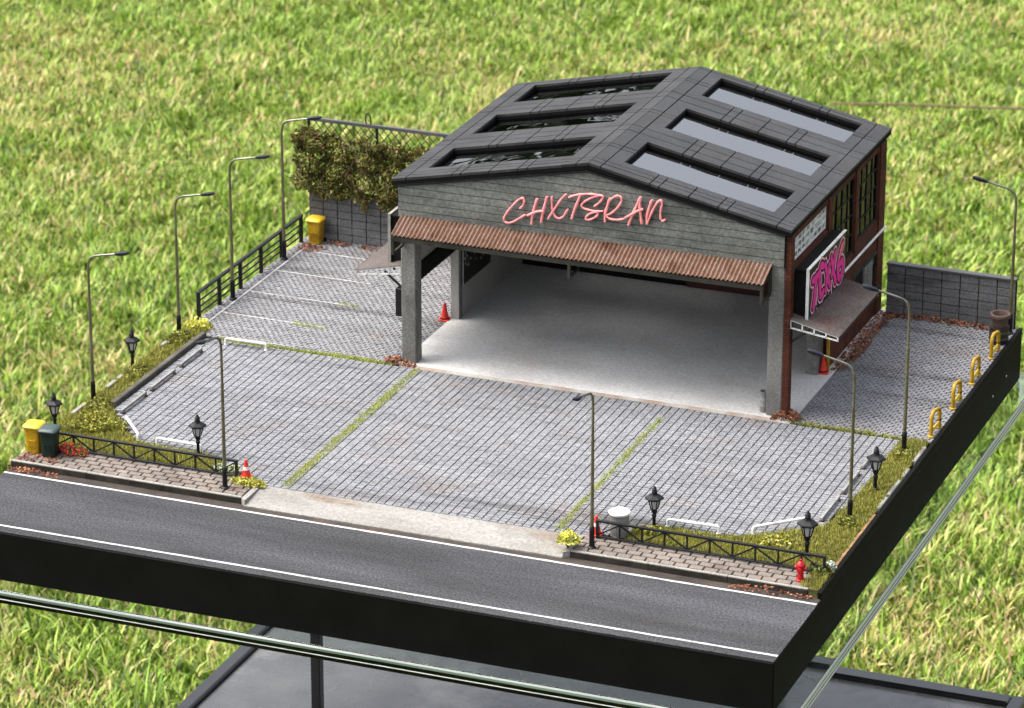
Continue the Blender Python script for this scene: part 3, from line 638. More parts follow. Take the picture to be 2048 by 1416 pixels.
# worn lip of the slab
t = MB(); V = []; n = 50
for i in range(n+1):
    x = 1.846+(4.92-1.846)*i/n; V += [(x, 3.706, .02), (x, 3.706, .046), (x, 3.747, .055), (x, 3.747, .02)]
t.add(V, [(4*i+k, 4*i+4+k, 4*i+5+k, 4*i+1+k) for i in range(n) for k in range(3)]+[(0, 1, 2, 3), (4*n+3, 4*n+2, 4*n+1, 4*n)]); gp('floor_lip', t, 'rust_edge')
# columns
for x0, x1 in ((1.838, 1.954), (4.711, 4.826)):
    t = MB(); t.box(x0, x1, 3.782, 3.902, .05, 1.222, .006); gp('front_column', t, 'concrete')
t = MB(); t.box(4.735, 4.8275, 4.665, 4.775, .05, 1.21, .004); gp('inner_column', t, 'concrete')
t = MB(); t.box(4.862, 4.884, 4.765, 4.787, .05, .78, .002); gp('yellow_pipe', t, 'yellow')
t = MB(); t.box(1.833, 1.905, 4.765, 4.832, .05, 1.22, .005); gp('door_pier', t, 'concrete')
# walls
DOOR = (3.862, 4.79, 0.0, .800); W1 = (3.895, 4.665, 1.228, 1.402); W2 = (4.815, 5.375, .800, 1.412); W3 = (5.462, 6.005, .850, 1.412); LO = (5.405, 6.085, .300, .600)
rw = gp('brick_wall', sheet_with_holes('x', 4.828, 4.862, 3.786, 6.180, .045, 1.446, [DOOR, W1, W2, W3, LO]), 'brick')
for q in ((3.786, 3.86, .05), (4.69, 4.785, .86), (5.39, 5.45, .78), (6.03, 6.18, .05)):
    t = MB(); t.box(4.8625, 4.874, q[0], q[1], q[2], 1.446); obj('brick_pilaster', t, 'brick', rw)
t = MB(); t.box(4.8625, 4.871, 3.862, 4.69, 1.165, 1.205); obj('brick_band', t, 'brick', rw)
gp('side_wall', sheet_with_holes('x', 1.838, 1.900, 3.903, 6.118, .045, 1.446, [(3.90, 4.764, 0.0, .66)]), 'inner_wall')
t = MB(); t.box(1.833, 1.918, 3.903, 4.764, .655, .79, .004); gp('door_beam', t, 'black_dull')
bw = gp('back_wall', sheet_with_holes('y', 6.120, 6.180, 1.838, 4.826, .045, 1.446, [(2.2, 2.9, .75, 1.3), (3.7, 4.4, .75, 1.3)]), 'inner_wall')  # upper part, out of view, made pale to bounce light inside
t = MB(); t.box(1.905, 4.825, 6.108, 6.1185, .057, .44); obj('black_dado', t, 'black_dull', bw)
for xa in (2.2, 3.7):
    t = MB(); t.box(xa+.002, xa+.698, 6.14, 6.146, .752, 1.298); w = obj('back_window', t, 'pane', bw)
    t = MB(); t.box(xa+.33, xa+.37, 6.132, 6.154, .752, 1.298); obj('mullion', t, 'black_paint', w)
    t = MB(); t.box(xa+.002, xa+.698, 6.130, 6.152, 1.005, 1.035); obj('glazing_bar', t, 'black_paint', w)
t = MB(); t.box(3.30, 4.70, 6.096, 6.1075, .057, .42); obj('red_panel', t, mat('dark_red', (0.055, 0.006, 0.005), (0.03, 0.005, 0.004), scale=6, rough=0.6), bw)
# gable boards
gable = gp('gable_wall', MB().prism([(1.832, 1.205), (4.820, 1.205), (4.820, 1.446), (3.326, 1.748), (1.832, 1.446)], 'y', 3.7885, 3.86), 'black_dull')
GX0, GX1, GXM = 1.826, 4.822, 3.324
def gable_top(x): return 1.747-.2*abs(x-GXM)
z = 1.216; rowh = .0592
while z < 1.735:
    z0, z1 = z, min(z+rowh-.005, 1.742); zl = gable_top(GX0)
    if z1 <= zl: poly = [(GX0, z0), (GX1, z0), (GX1, z1), (GX0, z1)]
    else:
        d0 = min(GXM-GX0, (1.747-z0)/.2); d1 = (1.747-z1)/.2
        poly = [(GXM-d0, z0), (GXM+d0, z0), (GXM+d1, z1), (GXM-d1, z1)]
        if z0 < zl: poly = [(GX0, z0), (GX1, z0), (GX1, zl), (GXM+d1, z1), (GXM-d1, z1), (GX0, zl)]
    dy = random.uniform(-.0012, .0012)
    obj('siding_board', MB().prism(poly, 'y', 3.770+dy, 3.787), 'siding', gable); z += rowh
t = MB(); t.box(4.8235, 4.8275, 3.771, 3.86, 1.206, 1.452); t.box(1.822, 1.8255, 3.771, 3.86, 1.206, 1.452); obj('corner_trim', t, 'black_paint', gable)
for s in (-1, 1):
    t = MB(); t.bar((GXM, 3.768, 1.758), (GXM+s*1.505, 3.768, 1.457), .022, .014); obj('gable_trim', t, 'black_paint', gable)
for xs, ln in ((3.98, .07), (4.12, .20), (4.42, .08), (4.50, .13), (2.35, .05)):
    zz = gable_top(xs)+.012; t = MB(); t.bar((xs, 3.80, zz), (xs+ln, 3.80, gable_top(xs+ln)+.012), .02, .016); obj('roof_shim', t, 'orange_wood', gable)
# roof
def slope(side):
    RX, RZ, K = 3.325, 1.824, .2065
    def P(u, y, d): return (RX+side*u, y, RZ-K*u-d)
    def slab(t, u0, u1, y0, y1, d0, d1):
        return t.add([P(u0, y0, d0), P(u1, y0, d0), P(u1, y1, d0), P(u0, y1, d0), P(u0, y0, d1), P(u1, y0, d1), P(u1, y1, d1), P(u0, y1, d1)],
                     [(0, 1, 2, 3), (7, 6, 5, 4), (0, 4, 5, 1), (1, 5, 6, 2), (2, 6, 7, 3), (3, 7, 4, 0)])
    YS = [(3.985, 4.485), (4.855, 5.360), (5.705, 6.185)]; U0, U1, UE = .20, 1.345, 1.548
    t = MB()
    for u0, u1, y0, y1 in [(.003, U0, 3.762, 6.298), (U1, UE-.004, 3.762, 6.298)]: slab(t, u0, u1, y0, y1, .020, .052)
    ys = [3.762, 3.985, 4.485, 4.855, 5.360, 5.705, 6.185, 6.298]
    for i in (0, 2, 4, 6): slab(t, U0, U1, ys[i], ys[i+1], .020, .052)
    r = gp('roof_slope', t, 'roof_under')
    vl = [3.76, 3.835, 3.90, 4.20, 4.26, 4.60, 4.725, 5.07, 5.13, 5.475, 5.60, 5.91, 5.97, 6.245, 6.30]
    G = .0042
    def panel(u0, u1, y0, y1, g):   # g: gap flags u0,u1,y0,y1
        dz = random.uniform(-.0008, .0008)
        t = slab(MB(), u0+G*g[0], u1-G*g[1], y0+G*g[2], y1-G*g[3], dz, .0195); obj('roof_panel', t, 'roof', r)
    for (u0, u1, g0, g1) in ((.002, .095, 0, 1), (.095, U0, 1, 0), (U1, 1.435, 0, 1), (1.435, UE, 1, 0)):
        for a, b in zip(vl[:-1], vl[1:]): panel(u0, u1, a, b, (g0, g1, 1, 1))
    us = [U0, .475, .545, .77, .995, 1.065, U1]
    for band in ([3.76, 3.835, 3.90, 3.985], [4.485, 4.60, 4.725, 4.855], [5.360, 5.475, 5.60, 5.705], [6.185, 6.245, 6.30]):
        for k in range(len(band)-1):
            for i in range(6): panel(us[i], us[i+1], band[k], band[k+1], (i > 0, i < 5, k > 0, k < len(band)-2))
    for y0, y1 in YS:
        t = slab(MB(), U0+.002, U1-.002, y0+.002, y1-.002, .045, .050); sk = obj('skylight_pane', t, 'skylight', r)
    t = slab(MB(), U0, U1, 4.455, 4.484, .053, .09); slab(t, U0, U1, 4.856, 4.885, .053, .09); slab(t, U0, U1, 5.33, 5.359, .053, .09); slab(t, U0, U1, 5.706, 5.735, .053, .09); obj('rafter', t, 'black_dull', r)
    t = MB(); yy = [3.87, 3.98, 4.49, 4.85, 5.365, 5.70, 6.115]
    for a, b in ((.01, U0-.004), (U1+.004, 1.47)): slab(t, a, b, 3.87, 6.115, .0925, .096)
    for i in (0, 2, 4): slab(t, U0-.003, U1+.003, yy[i], yy[i+1], .0925, .096)
    obj('bounce_ceiling', t, 'bounce_lining', r)  # unseen pale layer added to bounce light into the garage
slope(-1); slope(1)
# corrugated sheets
def corrugated(p0, p1, down, length_axis, pitch, amp, thick=.004, seg=6):
    """sheet from line p0-p1 falling along vector down; waves run along p0-p1"""
    p0 = Vector(p0); p1 = Vector(p1); dn = Vector(down); n = int((p1-p0).length/pitch*seg); nn = (p1-p0).cross(dn).normalized()
    if nn.z < 0: nn = -nn
    V = []
    for i in range(n+1):
        q = p0+(p1-p0)*i/n+nn*amp*math.sin(2*math.pi*i/seg)
        V += [q, q+dn, q-nn*thick, q+dn-nn*thick]
    F = []
    for i in range(n):
        a = 4*i; F += [(a, a+4, a+5, a+1), (a+2, a+3, a+7, a+6), (a, a+2, a+6, a+4), (a+1, a+5, a+7, a+3)]
    F += [(0, 1, 3, 2), (4*n, 4*n+2, 4*n+3, 4*n+1)]
    return MB().add(V, F)
aw = gp('front_awning', corrugated((1.852, 3.768, 1.232), (4.738, 3.768, 1.232), (0, -.208, -.088), 'x', .0330, .0080, seg=8), 'rust_sheet', smooth=True)
t = MB(); t.box(1.855, 4.735, 3.568, 3.586, 1.092, 1.130, .002); obj('awning_rail', t, 'steel_dark', aw)
t = MB(); t.box(1.855, 4.735, 3.66, 3.68, 1.135, 1.160, .002); obj('awning_purlin', t, 'steel_dark', aw)
for x in (1.862, 3.255, 4.722):
    t = MB(); t.box(x-.011, x+.011, 3.566, 3.59, .985, 1.128, .002); t.box(x-.010, x+.010, 3.591, 3.770, .987, 1.007, .002); t.box(x-.011, x+.011, 3.757, 3.781, 1.008, 1.20, .002)
    t.bar((x, 3.585, 1.118), (x, 3.765, 1.19), .016, .016); obj('awning_bracket', t, 'steel_dark', aw)
def side_canopy(xw, xo, mname):
    s = 1 if xo > xw else -1
    c = gp('side_canopy', corrugated((xw, 3.792, .822), (xw, 4.812, .822), (xo-xw, 0, -.088), 'y', .0320, .0080, .003, 8), mname, smooth=True)
    for y in (3.802, 4.805):
        fr = MB(); zt = lambda x: .808-.088*abs(x-xw)/abs(xo-xw)
        fr.bar((xw+s*.01, y, .812), (xo-s*.006, y, .726), .008, .010); fr.bar((xw+s*.01, y, .752), (xo-s*.006, y, .700), .010, .010)
        for k in range(5):
            x = xw+s*(.012+k*(abs(xo-xw)-.024)/4); zb = .752-.052*k/4; fr.bar((x, y, zb), (x, y, zt(x)), .010, .010, (0, 1, 0))
        obj('canopy_truss', fr, 'white_paint', c)
    t = MB(); t.box(min(xo-s*.004, xo-s*.02), max(xo-s*.004, xo-s*.02), 3.80, 4.805, .705, .722); obj('canopy_edge', t, 'white_paint' if s < 0 else 'steel_dark', c)
    t = MB()
    for y in (3.83, 4.78): t.bar((xw+s*.012, y, .63), (xw+s*.15, y, .745), .014, .014, (0, 1, 0))
    obj('canopy_strut', t, 'steel_dark', c)
side_canopy(4.863, 5.243, 'grey_sheet'); side_canopy(1.836, 1.45, 'grey_sheet')
# side windows
def grid_window(y0, y1, z0, z1, cols, rows, pane, frame, fw=.018):
    t = MB(); t.box(4.838, 4.856, y0, y0+fw, z0, z1); t.box(4.838, 4.856, y1-fw, y1, z0, z1); t.box(4.838, 4.856, y0+fw, y1-fw, z0, z0+fw); t.box(4.838, 4.856, y0+fw, y1-fw, z1-fw, z1)
    for i in range(1, cols): y = y0+(y1-y0)*i/cols; t.box(4.839, 4.855, y-.006, y+.006, z0+fw, z1-fw)
    for j in range(1, rows): z = z0+(z1-z0)*j/rows; t.box(4.840, 4.854, y0+fw, y1-fw, z-.006, z+.006)
    w = gp('side_window', t, frame)
    for i in range(cols):
        for j in range(rows):
            ya, yb = y0+(y1-y0)*i/cols+.007, y0+(y1-y0)*(i+1)/cols-.007; za, zb = z0+(z1-z0)*j/rows+.007, z0+(z1-z0)*(j+1)/rows-.007
            p = MB(); p.box(-.002, .002, -(yb-ya)/2, (yb-ya)/2, -(zb-za)/2, (zb-za)/2)
            obj('pane', p, pane, w, loc=(4.846, (ya+yb)/2, (za+zb)/2), rot=(0, random.uniform(-.03, .03), random.uniform(-.03, .03)))
    return w
grid_window(*W1, 8, 3, 'blind_glass', 'white_paint', .012)
grid_window(*W2, 4, 4, 'pane', 'black_paint'); grid_window(*W3, 4, 4, 'pane', 'black_paint')
t = MB(); t.box(4.840, 4.870, LO[0], LO[1], LO[3]-.03, LO[3]); t.box(4.840, 4.870, LO[0], LO[0]+.03, LO[2], LO[3]-.03); t.box(4.840, 4.870, LO[1]-.03, LO[1], LO[2], LO[3]-.03); t.box(4.840, 4.885, LO[0]-.02, LO[1]+.02, LO[2]-.022, LO[2]-.002); lo = gp('side_opening_frame', t, 'steel_dark')
t = MB(); t.box(4.845, 4.851, LO[0]+.031, 5.72, LO[2], LO[3]-.031); obj('recess_black', t, 'black_dull', lo)  # flat black panel filling part of the recess
t = MB(); t.box(4.835, 4.866, 5.73, 5.93, LO[2]+.002, LO[3]-.05, .004); obj('grey_post', t, 'concrete', lo)
t = MB(); t.tube([(4.880, 5.02, .735), (4.880, 6.20, .735)], .010, 8); gp('white_conduit', t, 'white_paint', smooth=True)
t = MB(); t.box(1.782, 1.8365, 3.80, 3.86, .41, .63, .004); gp('meter_box', t, 'black_paint')

# poster in a frame on the inner left wall
po = thing('wall_poster', 'black poster with white and pink marks on the inner left wall', 'poster', (1.905, 5.09, .32))
t = MB(); t.box(.0, .012, -.285, .30, 0, .50, .002); obj('poster_board', t, 'print_black', po)
t = MB(); t.box(.0125, .0145, -.285, -.272, 0, .50); obj('poster_edge', t, 'white_paint', po)
r2 = random.Random(4)
for name, m, n, yr in (('white_marks', 'white_paint', 34, (-.24, .02)), ('pink_marks', 'pink', 22, (.07, .17)), ('red_marks', 'salmon', 10, (-.25, .17))):
    t = MB()
    for k in range(n):
        y = r2.uniform(*yr); zz = r2.uniform(.1, .48); s = r2.uniform(.006, .02); x = .0125+k*.00004; a = r2.uniform(0, 3)
        t.add([(x, y+s*math.cos(a), zz+s*math.sin(a)), (x, y+s*.5*math.cos(a+2), zz+s*.9*math.sin(a+2)), (x, y+s*.7*math.cos(a+4), zz+s*.8*math.sin(a+4))], [(0, 1, 2)])
    obj(name, t, m, po)

# ------------------------------------------------------------------ signs
NEON = {'C': [[(2.802, 1.409), (2.826, 1.436), (2.836, 1.473), (2.825, 1.491), (2.796, 1.479), (2.753, 1.434), (2.709, 1.378), (2.68, 1.327), (2.679, 1.298), (2.706, 1.286), (2.749, 1.299), (2.797, 1.332), (2.848, 1.369)]], 'H': [[(2.938, 1.504), (2.92, 1.444), (2.902, 1.37), (2.893, 1.301)], [(3.015, 1.529), (3.0, 1.469), (2.982, 1.395), (2.97, 1.325)], [(2.861, 1.364), (2.898, 1.384), (2.942, 1.406), (2.996, 1.415)]], 'X': [[(3.052, 1.536), (3.052, 1.483), (3.059, 1.427), (3.08, 1.383), (3.112, 1.373), (3.145, 1.395), (3.162, 1.426), (3.177, 1.455)], [(3.167, 1.569), (3.129, 1.528), (3.094, 1.474), (3.051, 1.404), (3.022, 1.357)]], 'T': [[(3.18, 1.542), (3.223, 1.563), (3.28, 1.58), (3.352, 1.591), (3.409, 1.591), (3.448, 1.587)], [(3.274, 1.574), (3.255, 1.523), (3.227, 1.448), (3.208, 1.383)]], 'S': [[(3.38, 1.5), (3.41, 1.525), (3.438, 1.557), (3.448, 1.583), (3.423, 1.589), (3.373, 1.57), (3.316, 1.535), (3.284, 1.502), (3.295, 1.478), (3.346, 1.467), (3.403, 1.465), (3.449, 1.473)], [(3.403, 1.465), (3.41, 1.443), (3.389, 1.419), (3.353, 1.397), (3.325, 1.393), (3.317, 1.406), (3.339, 1.434), (3.374, 1.454), (3.41, 1.463)]], 'R': [[(3.503, 1.583), (3.485, 1.524), (3.467, 1.458), (3.465, 1.393)], [(3.495, 1.557), (3.537, 1.595), (3.569, 1.605), (3.591, 1.591), (3.584, 1.551), (3.553, 1.505), (3.51, 1.463), (3.471, 1.444)], [(3.471, 1.441), (3.504, 1.423), (3.554, 1.421), (3.604, 1.433), (3.625, 1.45)]], 'A': [[(3.738, 1.62), (3.709, 1.553), (3.674, 1.471), (3.645, 1.39)], [(3.736, 1.617), (3.731, 1.563), (3.737, 1.493), (3.748, 1.418)], [(3.626, 1.449), (3.674, 1.481), (3.717, 1.511), (3.759, 1.53)]], 'N': [[(3.825, 1.607), (3.805, 1.551), (3.788, 1.478), (3.788, 1.416)], [(3.787, 1.418), (3.809, 1.474), (3.84, 1.549), (3.871, 1.599), (3.892, 1.612), (3.901, 1.585), (3.892, 1.534), (3.891, 1.484), (3.902, 1.458), (3.919, 1.463), (3.926, 1.473)]]}
def smooth_path(pts, n=5):
    P = [pts[0]]+list(pts)+[pts[-1]]; out = []
    for i in range(1, len(P)-2):
        for k in range(n):
            t = k/n; a, b, c, d = P[i-1], P[i], P[i+1], P[i+2]
            out.append(tuple(.5*((2*b[j])+(-a[j]+c[j])*t+(2*a[j]-5*b[j]+4*c[j]-d[j])*t*t+(-a[j]+3*b[j]-3*c[j]+d[j])*t**3) for j in range(len(a))))
    return out+[tuple(pts[-1])]
ns = thing('lettering_sign', 'pink handwritten CHXTSRAN lettering on the grey gable boards', 'sign', (3.3, 3.77, 1.28))
for k in NEON:
    t = MB()
    for i, st in enumerate(NEON[k]):
        p = smooth_path(st); L_ = len(p)
        rad = [(.0086 if len(st) > 4 else .0108)*(1 if 1 < q < L_-2 else .85)*(1+.12*math.sin(q*.9+i)) for q in range(L_)]
        t.tube([(x-3.3, -.020-.002*i, z-1.28) for x, z in p], rad, 8)
    obj('letter', t, 'neon', ns, smooth=True)
t = MB()
for x, zz in ((2.72, 1.30), (2.90, 1.33), (3.06, 1.45), (3.25, 1.51), (3.33, 1.47), (3.47, 1.46), (3.67, 1.47), (3.79, 1.46), (3.89, 1.5)): t.bar((x-3.3, 0, zz-1.28), (x-3.3, -.012, zz-1.28), .006, .006)
obj('letter_pin', t, 'black_paint', ns)

GRAF = {'T': [[(4.007, 1.046), (4.082, 1.041), (4.145, 1.05)], [(4.087, 1.049), (4.072, 0.993), (4.055, 0.945), (4.031, 0.909)]], 'C': [[(4.244, 1.063), (4.195, 1.08), (4.166, 1.056), (4.164, 1.009), (4.184, 0.938), (4.212, 0.918), (4.258, 0.929)]], 'X': [[(4.287, 1.062), (4.333, 0.999), (4.405, 0.926)], [(4.383, 1.036), (4.344, 0.988), (4.308, 0.925)]], 'X2': [[(4.423, 1.064), (4.467, 1.001), (4.537, 0.915)], [(4.51, 1.068), (4.483, 1.016), (4.444, 0.967)]], '6': [[(4.685, 1.071), (4.633, 1.048), (4.589, 1.0), (4.589, 0.946), (4.621, 0.907), (4.68, 0.914), (4.704, 0.954), (4.672, 0.986), (4.618, 0.977)]]}
DRIPS = [[(4.452, 0.9), (4.467, 0.80)], [(4.545, 0.895), (4.549, 0.842)], [(4.225, 0.896), (4.232, 0.822)], [(4.086, 0.903), (4.086, 0.846)], [(4.0, 0.916), (4.002, 0.87)], [(4.31, 0.91), (4.31, 0.865)]]
DOTS = [(4.308, 1.133), (4.668, 0.825), (4.39, 0.822), (4.165, 0.845), (4.1, 0.81)]
EPS = [0]
def ribbon(t, pts, w, x, o):
    """flat painted stroke with round ends on the plane x; each stroke a hair above the last so that no faces coincide"""
    for a, b in zip(pts[:-1], pts[1:]):
        EPS[0] += 1; xx = x+EPS[0]*.000006
        A, B = Vector((a[0]-o[1], a[1]-o[2])), Vector((b[0]-o[1], b[1]-o[2])); d = B-A; ang = math.atan2(d.y, d.x)
        ring = [A+Vector((math.cos(ang+math.pi/2+math.pi*k/6), math.sin(ang+math.pi/2+math.pi*k/6)))*w/2 for k in range(7)]+[B+Vector((math.cos(ang-math.pi/2+math.pi*k/6), math.sin(ang-math.pi/2+math.pi*k/6)))*w/2 for k in range(7)]
        t.add([(xx-o[0], p.x, p.y) for p in ring], [tuple(range(14))])
def sign_box(x0, x1, face, label, graf):
    o = Vector(((x0+x1)/2, 4.34, .775)); s = thing('sign_box', label, 'sign', o)
    s_ = 1 if face > x0+.01 else -1; y0, y1, z0, z1 = 3.885, 4.800, .790, 1.176
    t = MB(); a, b = sorted((face-s_*.012, face)); t.box(a-o.x, b-o.x, y0-o.y, y1-o.y, z0-o.z, z1-o.z); obj('sign_panel', t, 'print_black', s)
    fr = MB(); a, b = sorted((face-s_*.016, face+s_*.006))
    for q in ((y0-.008, y0-.0005, z0-.01, z1+.008), (y0, y1, z1+.0005, z1+.008)): fr.box(a-o.x, b-o.x, q[0]-o.y, q[1]-o.y, q[2]-o.z, q[3]-o.z)
    obj('sign_edge', fr, 'white_paint' if graf else 'kerbstone', s)
    t = MB(); back = x0 if s_ > 0 else x1
    a, b = sorted((back, face-s_*.017))
    for yy in (y0, y1-.014):
        t.box(a-o.x, b-o.x, yy-o.y, yy+.014-o.y, z1-.016-o.z, z1-.002-o.z); t.box(a-o.x, b-o.x, yy-o.y, yy+.014-o.y, z0-o.z, z0+.014-o.z)
    t.box(a-o.x, b-o.x, y0+.0145-o.y, y1-.0145-o.y, z1-.008-o.z, z1-.003-o.z)
    t.box(a-o.x, b-o.x, y0+.016-o.y, y0+.021-o.y, z0+.015-o.z, z1-.017-o.z)
    obj('sign_carcass', t, 'black_dull', s)
    t = MB()
    for yy in (3.93, 4.75): t.box(face-s_*.02-.006-o.x, face-s_*.02+.006-o.x, yy-.006-o.y, yy+.006-o.y, -.05, z0-o.z-.001)
    obj('sign_foot', t, 'steel_dark', s)
    if graf:
        stretch = lambda p: (4.35+(p[0]-4.35)*1.08, .995+(p[1]-1.0)*1.5)
        for nm, m, w, dx in (('graffiti_outline', 'pink', .116, .0010), ('graffiti_shadow', 'print_black', .088, .0022), ('graffiti_fill', 'magenta', .052, .0034)):
            t = MB(); EPS[0] = 0
            for k in GRAF:
                for st in GRAF[k]: ribbon(t, [stretch(p) for p in (smooth_path(st, 3) if len(st) > 3 else st)], w*(.92 if k in 'XX2' else 1), face+dx, o)
            if nm == 'graffiti_outline':
                for dpt in DRIPS: ribbon(t, dpt, .020, face+dx, o)
                for q in DOTS: ribbon(t, [q, (q[0]+.003, q[1])], .014, face+dx, o)
            obj(nm, t, m, s)
        t = MB(); EPS[0] = 0; ribbon(t, [stretch(p) for p in ((4.683, 1.070), (4.640, 1.050), (4.61, 1.02))], .034, face+.0046, o); obj('graffiti_highlight', t, 'salmon', s)
    return s
sign_box(4.866, 4.975, 4.975, 'black box sign with pink TCXX6 graffiti above the right canopy', True)
sign_box(1.70, 1.834, 1.70, 'black box sign with white edge above the left canopy', False)
#=====OBJECTS=====
# ------------------------------------------------------------------ back walls, fence, vine
def block_wall(name, label, x0, x1, y, cols, z0=.05, z1=.44, rows=6):
    o = Vector(((x0+x1)/2, y, z0)); s = thing(name, label, 'wall', o)
    t = MB(); t.box(x0-o.x, x1-o.x, .010, .040, -.006, z1-z0); obj('wall_core', t, 'wall_joint', s)
    t = MB(); t.box(x0-.004-o.x, x1+.004-o.x, -.012, .046, z1-z0+.0005, z1-z0+.022, .003); obj('wall_cap', t, 'dark_cap', s)
    w = (x1-x0)/cols; h = (z1-z0)/rows; t = MB(); t.box(-w/2+.0035, w/2-.0035, -.002, .0095, -h/2+.0026, h/2-.0026, .0015); me = t.mesh('wall_slab', M['wall_slab'])
    for i in range(cols):
        for j in range(rows):
            link('wall_slab', me, s, (x0+(i+.5)*w-o.x, random.uniform(-.003, .002), (j+.5)*h), (random.uniform(-.02, .02), 0, random.uniform(-.008, .008)))
    return s
block_wall('block_wall', 'grey concrete slab wall under the overgrown mesh fence', .045, 1.83, 6.075, 14)
block_wall('block_wall', 'grey concrete slab wall behind the right side yard', 4.92, 5.945, 6.15, 7)
fence = thing('mesh_fence', 'black diamond mesh fence standing on the left slab wall', 'fence', (.04, 6.10, .462))
t = MB(); t.box(0, 1.72, -.018, .010, .590, .618, .002); obj('top_rail', t, 'dark_cap', fence)
t = MB(); t.box(0, 1.72, -.014, .006, .004, .018, .002); obj('bottom_rail', t, 'black_paint', fence)
for x in (0, .60, 1.20, 1.70):
    t = MB(); t.box(x, x+.018, -.014, .006, .0185, .5895, .002); obj('fence_post', t, 'black_paint', fence)
t = MB(); st = .066; H = .57
for k in range(-10, 27):
    for sg in (1, -1):
        x0 = k*st if sg > 0 else k*st+H*.85; pts = []
        for i in range(9): pts.append((x0+sg*H*.85*i/8, -.004+.003*sg, .018+H*i/8))
        pts = [p for p in pts if .004 <= p[0] <= 1.715]
        if len(pts) > 1: t.tube(pts, .0034, 4)
obj('mesh_wire', t, 'wire', fence)
t = MB(); t.tube(smooth_path([(.52, -.01, .60), (.515, -.012, .68), (.535, -.012, .71), (.56, -.012, .67), (.555, -.01, .60)], 3), .006, 6); obj('wire_loop', t, 'wire', fence)

vine = thing('climbing_vine', 'dense olive and brown climber hanging over the mesh fence', 'vine', (.6, 6.05, .45))
n = 21000
x = rng.random(n)*1.72-.05; u = rng.random(n)
top = .985+.025*np.sin(x*9)+.02*np.sin(x*23+1)-.05*np.clip(np.sin(x*11-1.9), 0, 1)-.06*np.clip((x-.85)*2, 0, 1)
bot = .455+.03*np.sin(x*11+2)+.03*np.sin(x*31)-.03*np.clip(np.sin((x-.35)*7), 0, 1)*(x > .35)
zz = bot+(top-bot)*u
thick = .060+.045*np.sin(x*17+zz*13)*np.sin(x*9-zz*21)
hole = (np.sin(x*15+zz*9)+np.sin(x*7-zz*17+1)+.8*np.sin(x*31+zz*27)) > 1.35-0.45*(x > .5)
keep = ~hole | (rng.random(n) < .25); x, zz, thick = x[keep], zz[keep], thick[keep]; n = len(x)
y = 6.075-rng.random(n)**.7*thick*1.6
col = palette(n, [(0.10, 0.11, 0.018), (0.17, 0.17, 0.03), (0.06, 0.065, 0.012), (0.15, 0.09, 0.03), (0.24, 0.27, 0.05), (0.15, 0.05, 0.025), (0.10, 0.13, 0.015), (0.25, 0.20, 0.08), (0.03, 0.032, 0.008), (0.14, 0.17, 0.02)], .4)
me = leafcloud('foliage', np.stack([x-.6, y-6.05, zz-.45], 1), rng.uniform(.009, .024, n), col, M['leaf'], fold=.7, long=1.8)
tag(link('foliage', me, vine), kind='stuff')
r3 = random.Random(12)
for k in range(22):
    a = r3.uniform(.02, 1.35); zt = r3.uniform(.60, 1.0); p = [(a-.6, -.005, zt-.45)]
    for i in range(5): p.append((p[-1][0]+r3.uniform(-.06, .07), -.02-r3.uniform(0, .055), p[-1][2]-r3.uniform(.01, .075)))
    t = MB(); t.tube(smooth_path(p, 3), .0042, 5); obj('stem', t, 'twig', vine, smooth=True)
for k, (a, zt) in enumerate(((.58, .47), (.80, .42), (.95, .47), (.70, .50))):       # trailing shoots hanging over the wall
    m = 260; tt = rng.random(m); px = a+.12*tt*(1 if k % 2 else -.3)+rng.normal(0, .012, m); pz = zt-.12*tt+rng.normal(0, .010, m); py = 6.045-.02*rng.random(m)
    c = palette(m, [(0.26, 0.20, 0.09), (0.30, 0.17, 0.08), (0.24, 0.24, 0.08)], .3)
    tag(link('trailing_shoot', leafcloud('trailing_shoot', np.stack([px-.6, py-6.05, pz-.45], 1), rng.uniform(.010, .022, m), c, M['leaf']), vine), kind='stuff')

# ------------------------------------------------------------------ street lamps
sl = thing('street_lamp', '', 'street lamp', group='tall curved street lamps')
t = MB(); t.lathe([(.030, 0), (.030, .008), (.024, .013), (.0185, .016), (.0175, .11), (.0185, .112), (.0175, .155), (.0130, .160)], (0, 0, 0), 14); obj('lamp_base', t, 'black_paint', sl, smooth=True)
t = MB(); t.tube([(0, 0, .158), (0, 0, .45), (0, 0, .775)], [.0135, .0120, .0112], 10); t.lathe([(.0128, .765), (.0128, .785)], (0, 0, 0), 10); obj('pole', t, 'lamp_pole', sl, smooth=True)
arm = [(0, 0, .776), (0, 0, 1.02), (.004, 0, 1.075), (.018, 0, 1.112), (.045, 0, 1.135), (.085, 0, 1.147), (.23, 0, 1.178)]
t = MB(); t.tube(arm[:4], [.0098, .0090, .0088, .0086], 8); obj('upper_pole', t, 'lamp_pole', sl, smooth=True)
t = MB(); t.tube(arm[3:], [.0086, .0082, .0080, .0072], 8); obj('arm', t, 'lamp_arm', sl, smooth=True)
t = MB(); V = []
for s_, w, h0, h1 in ((0, .009, -.007, .007), (.03, .016, -.011, .012), (.075, .021, -.012, .014), (.105, .018, -.010, .011), (.117, .009, -.005, .006)):
    px = .222+s_; pz = 1.176+s_*.21
    V += [(px, -w, pz+h0), (px, w, pz+h0), (px, w*.9, pz+h1*.6), (px, w*.4, pz+h1), (px, -w*.4, pz+h1), (px, -w*.9, pz+h1*.6)]
t.add(V, [(i*6+k, i*6+(k+1) % 6, i*6+6+(k+1) % 6, i*6+6+k) for i in range(4) for k in range(6)]+[(0, 1, 2, 3, 4, 5), (29, 28, 27, 26, 25, 24)]); hd = obj('lamp_head', t, 'lamp_head', sl, smooth=True)
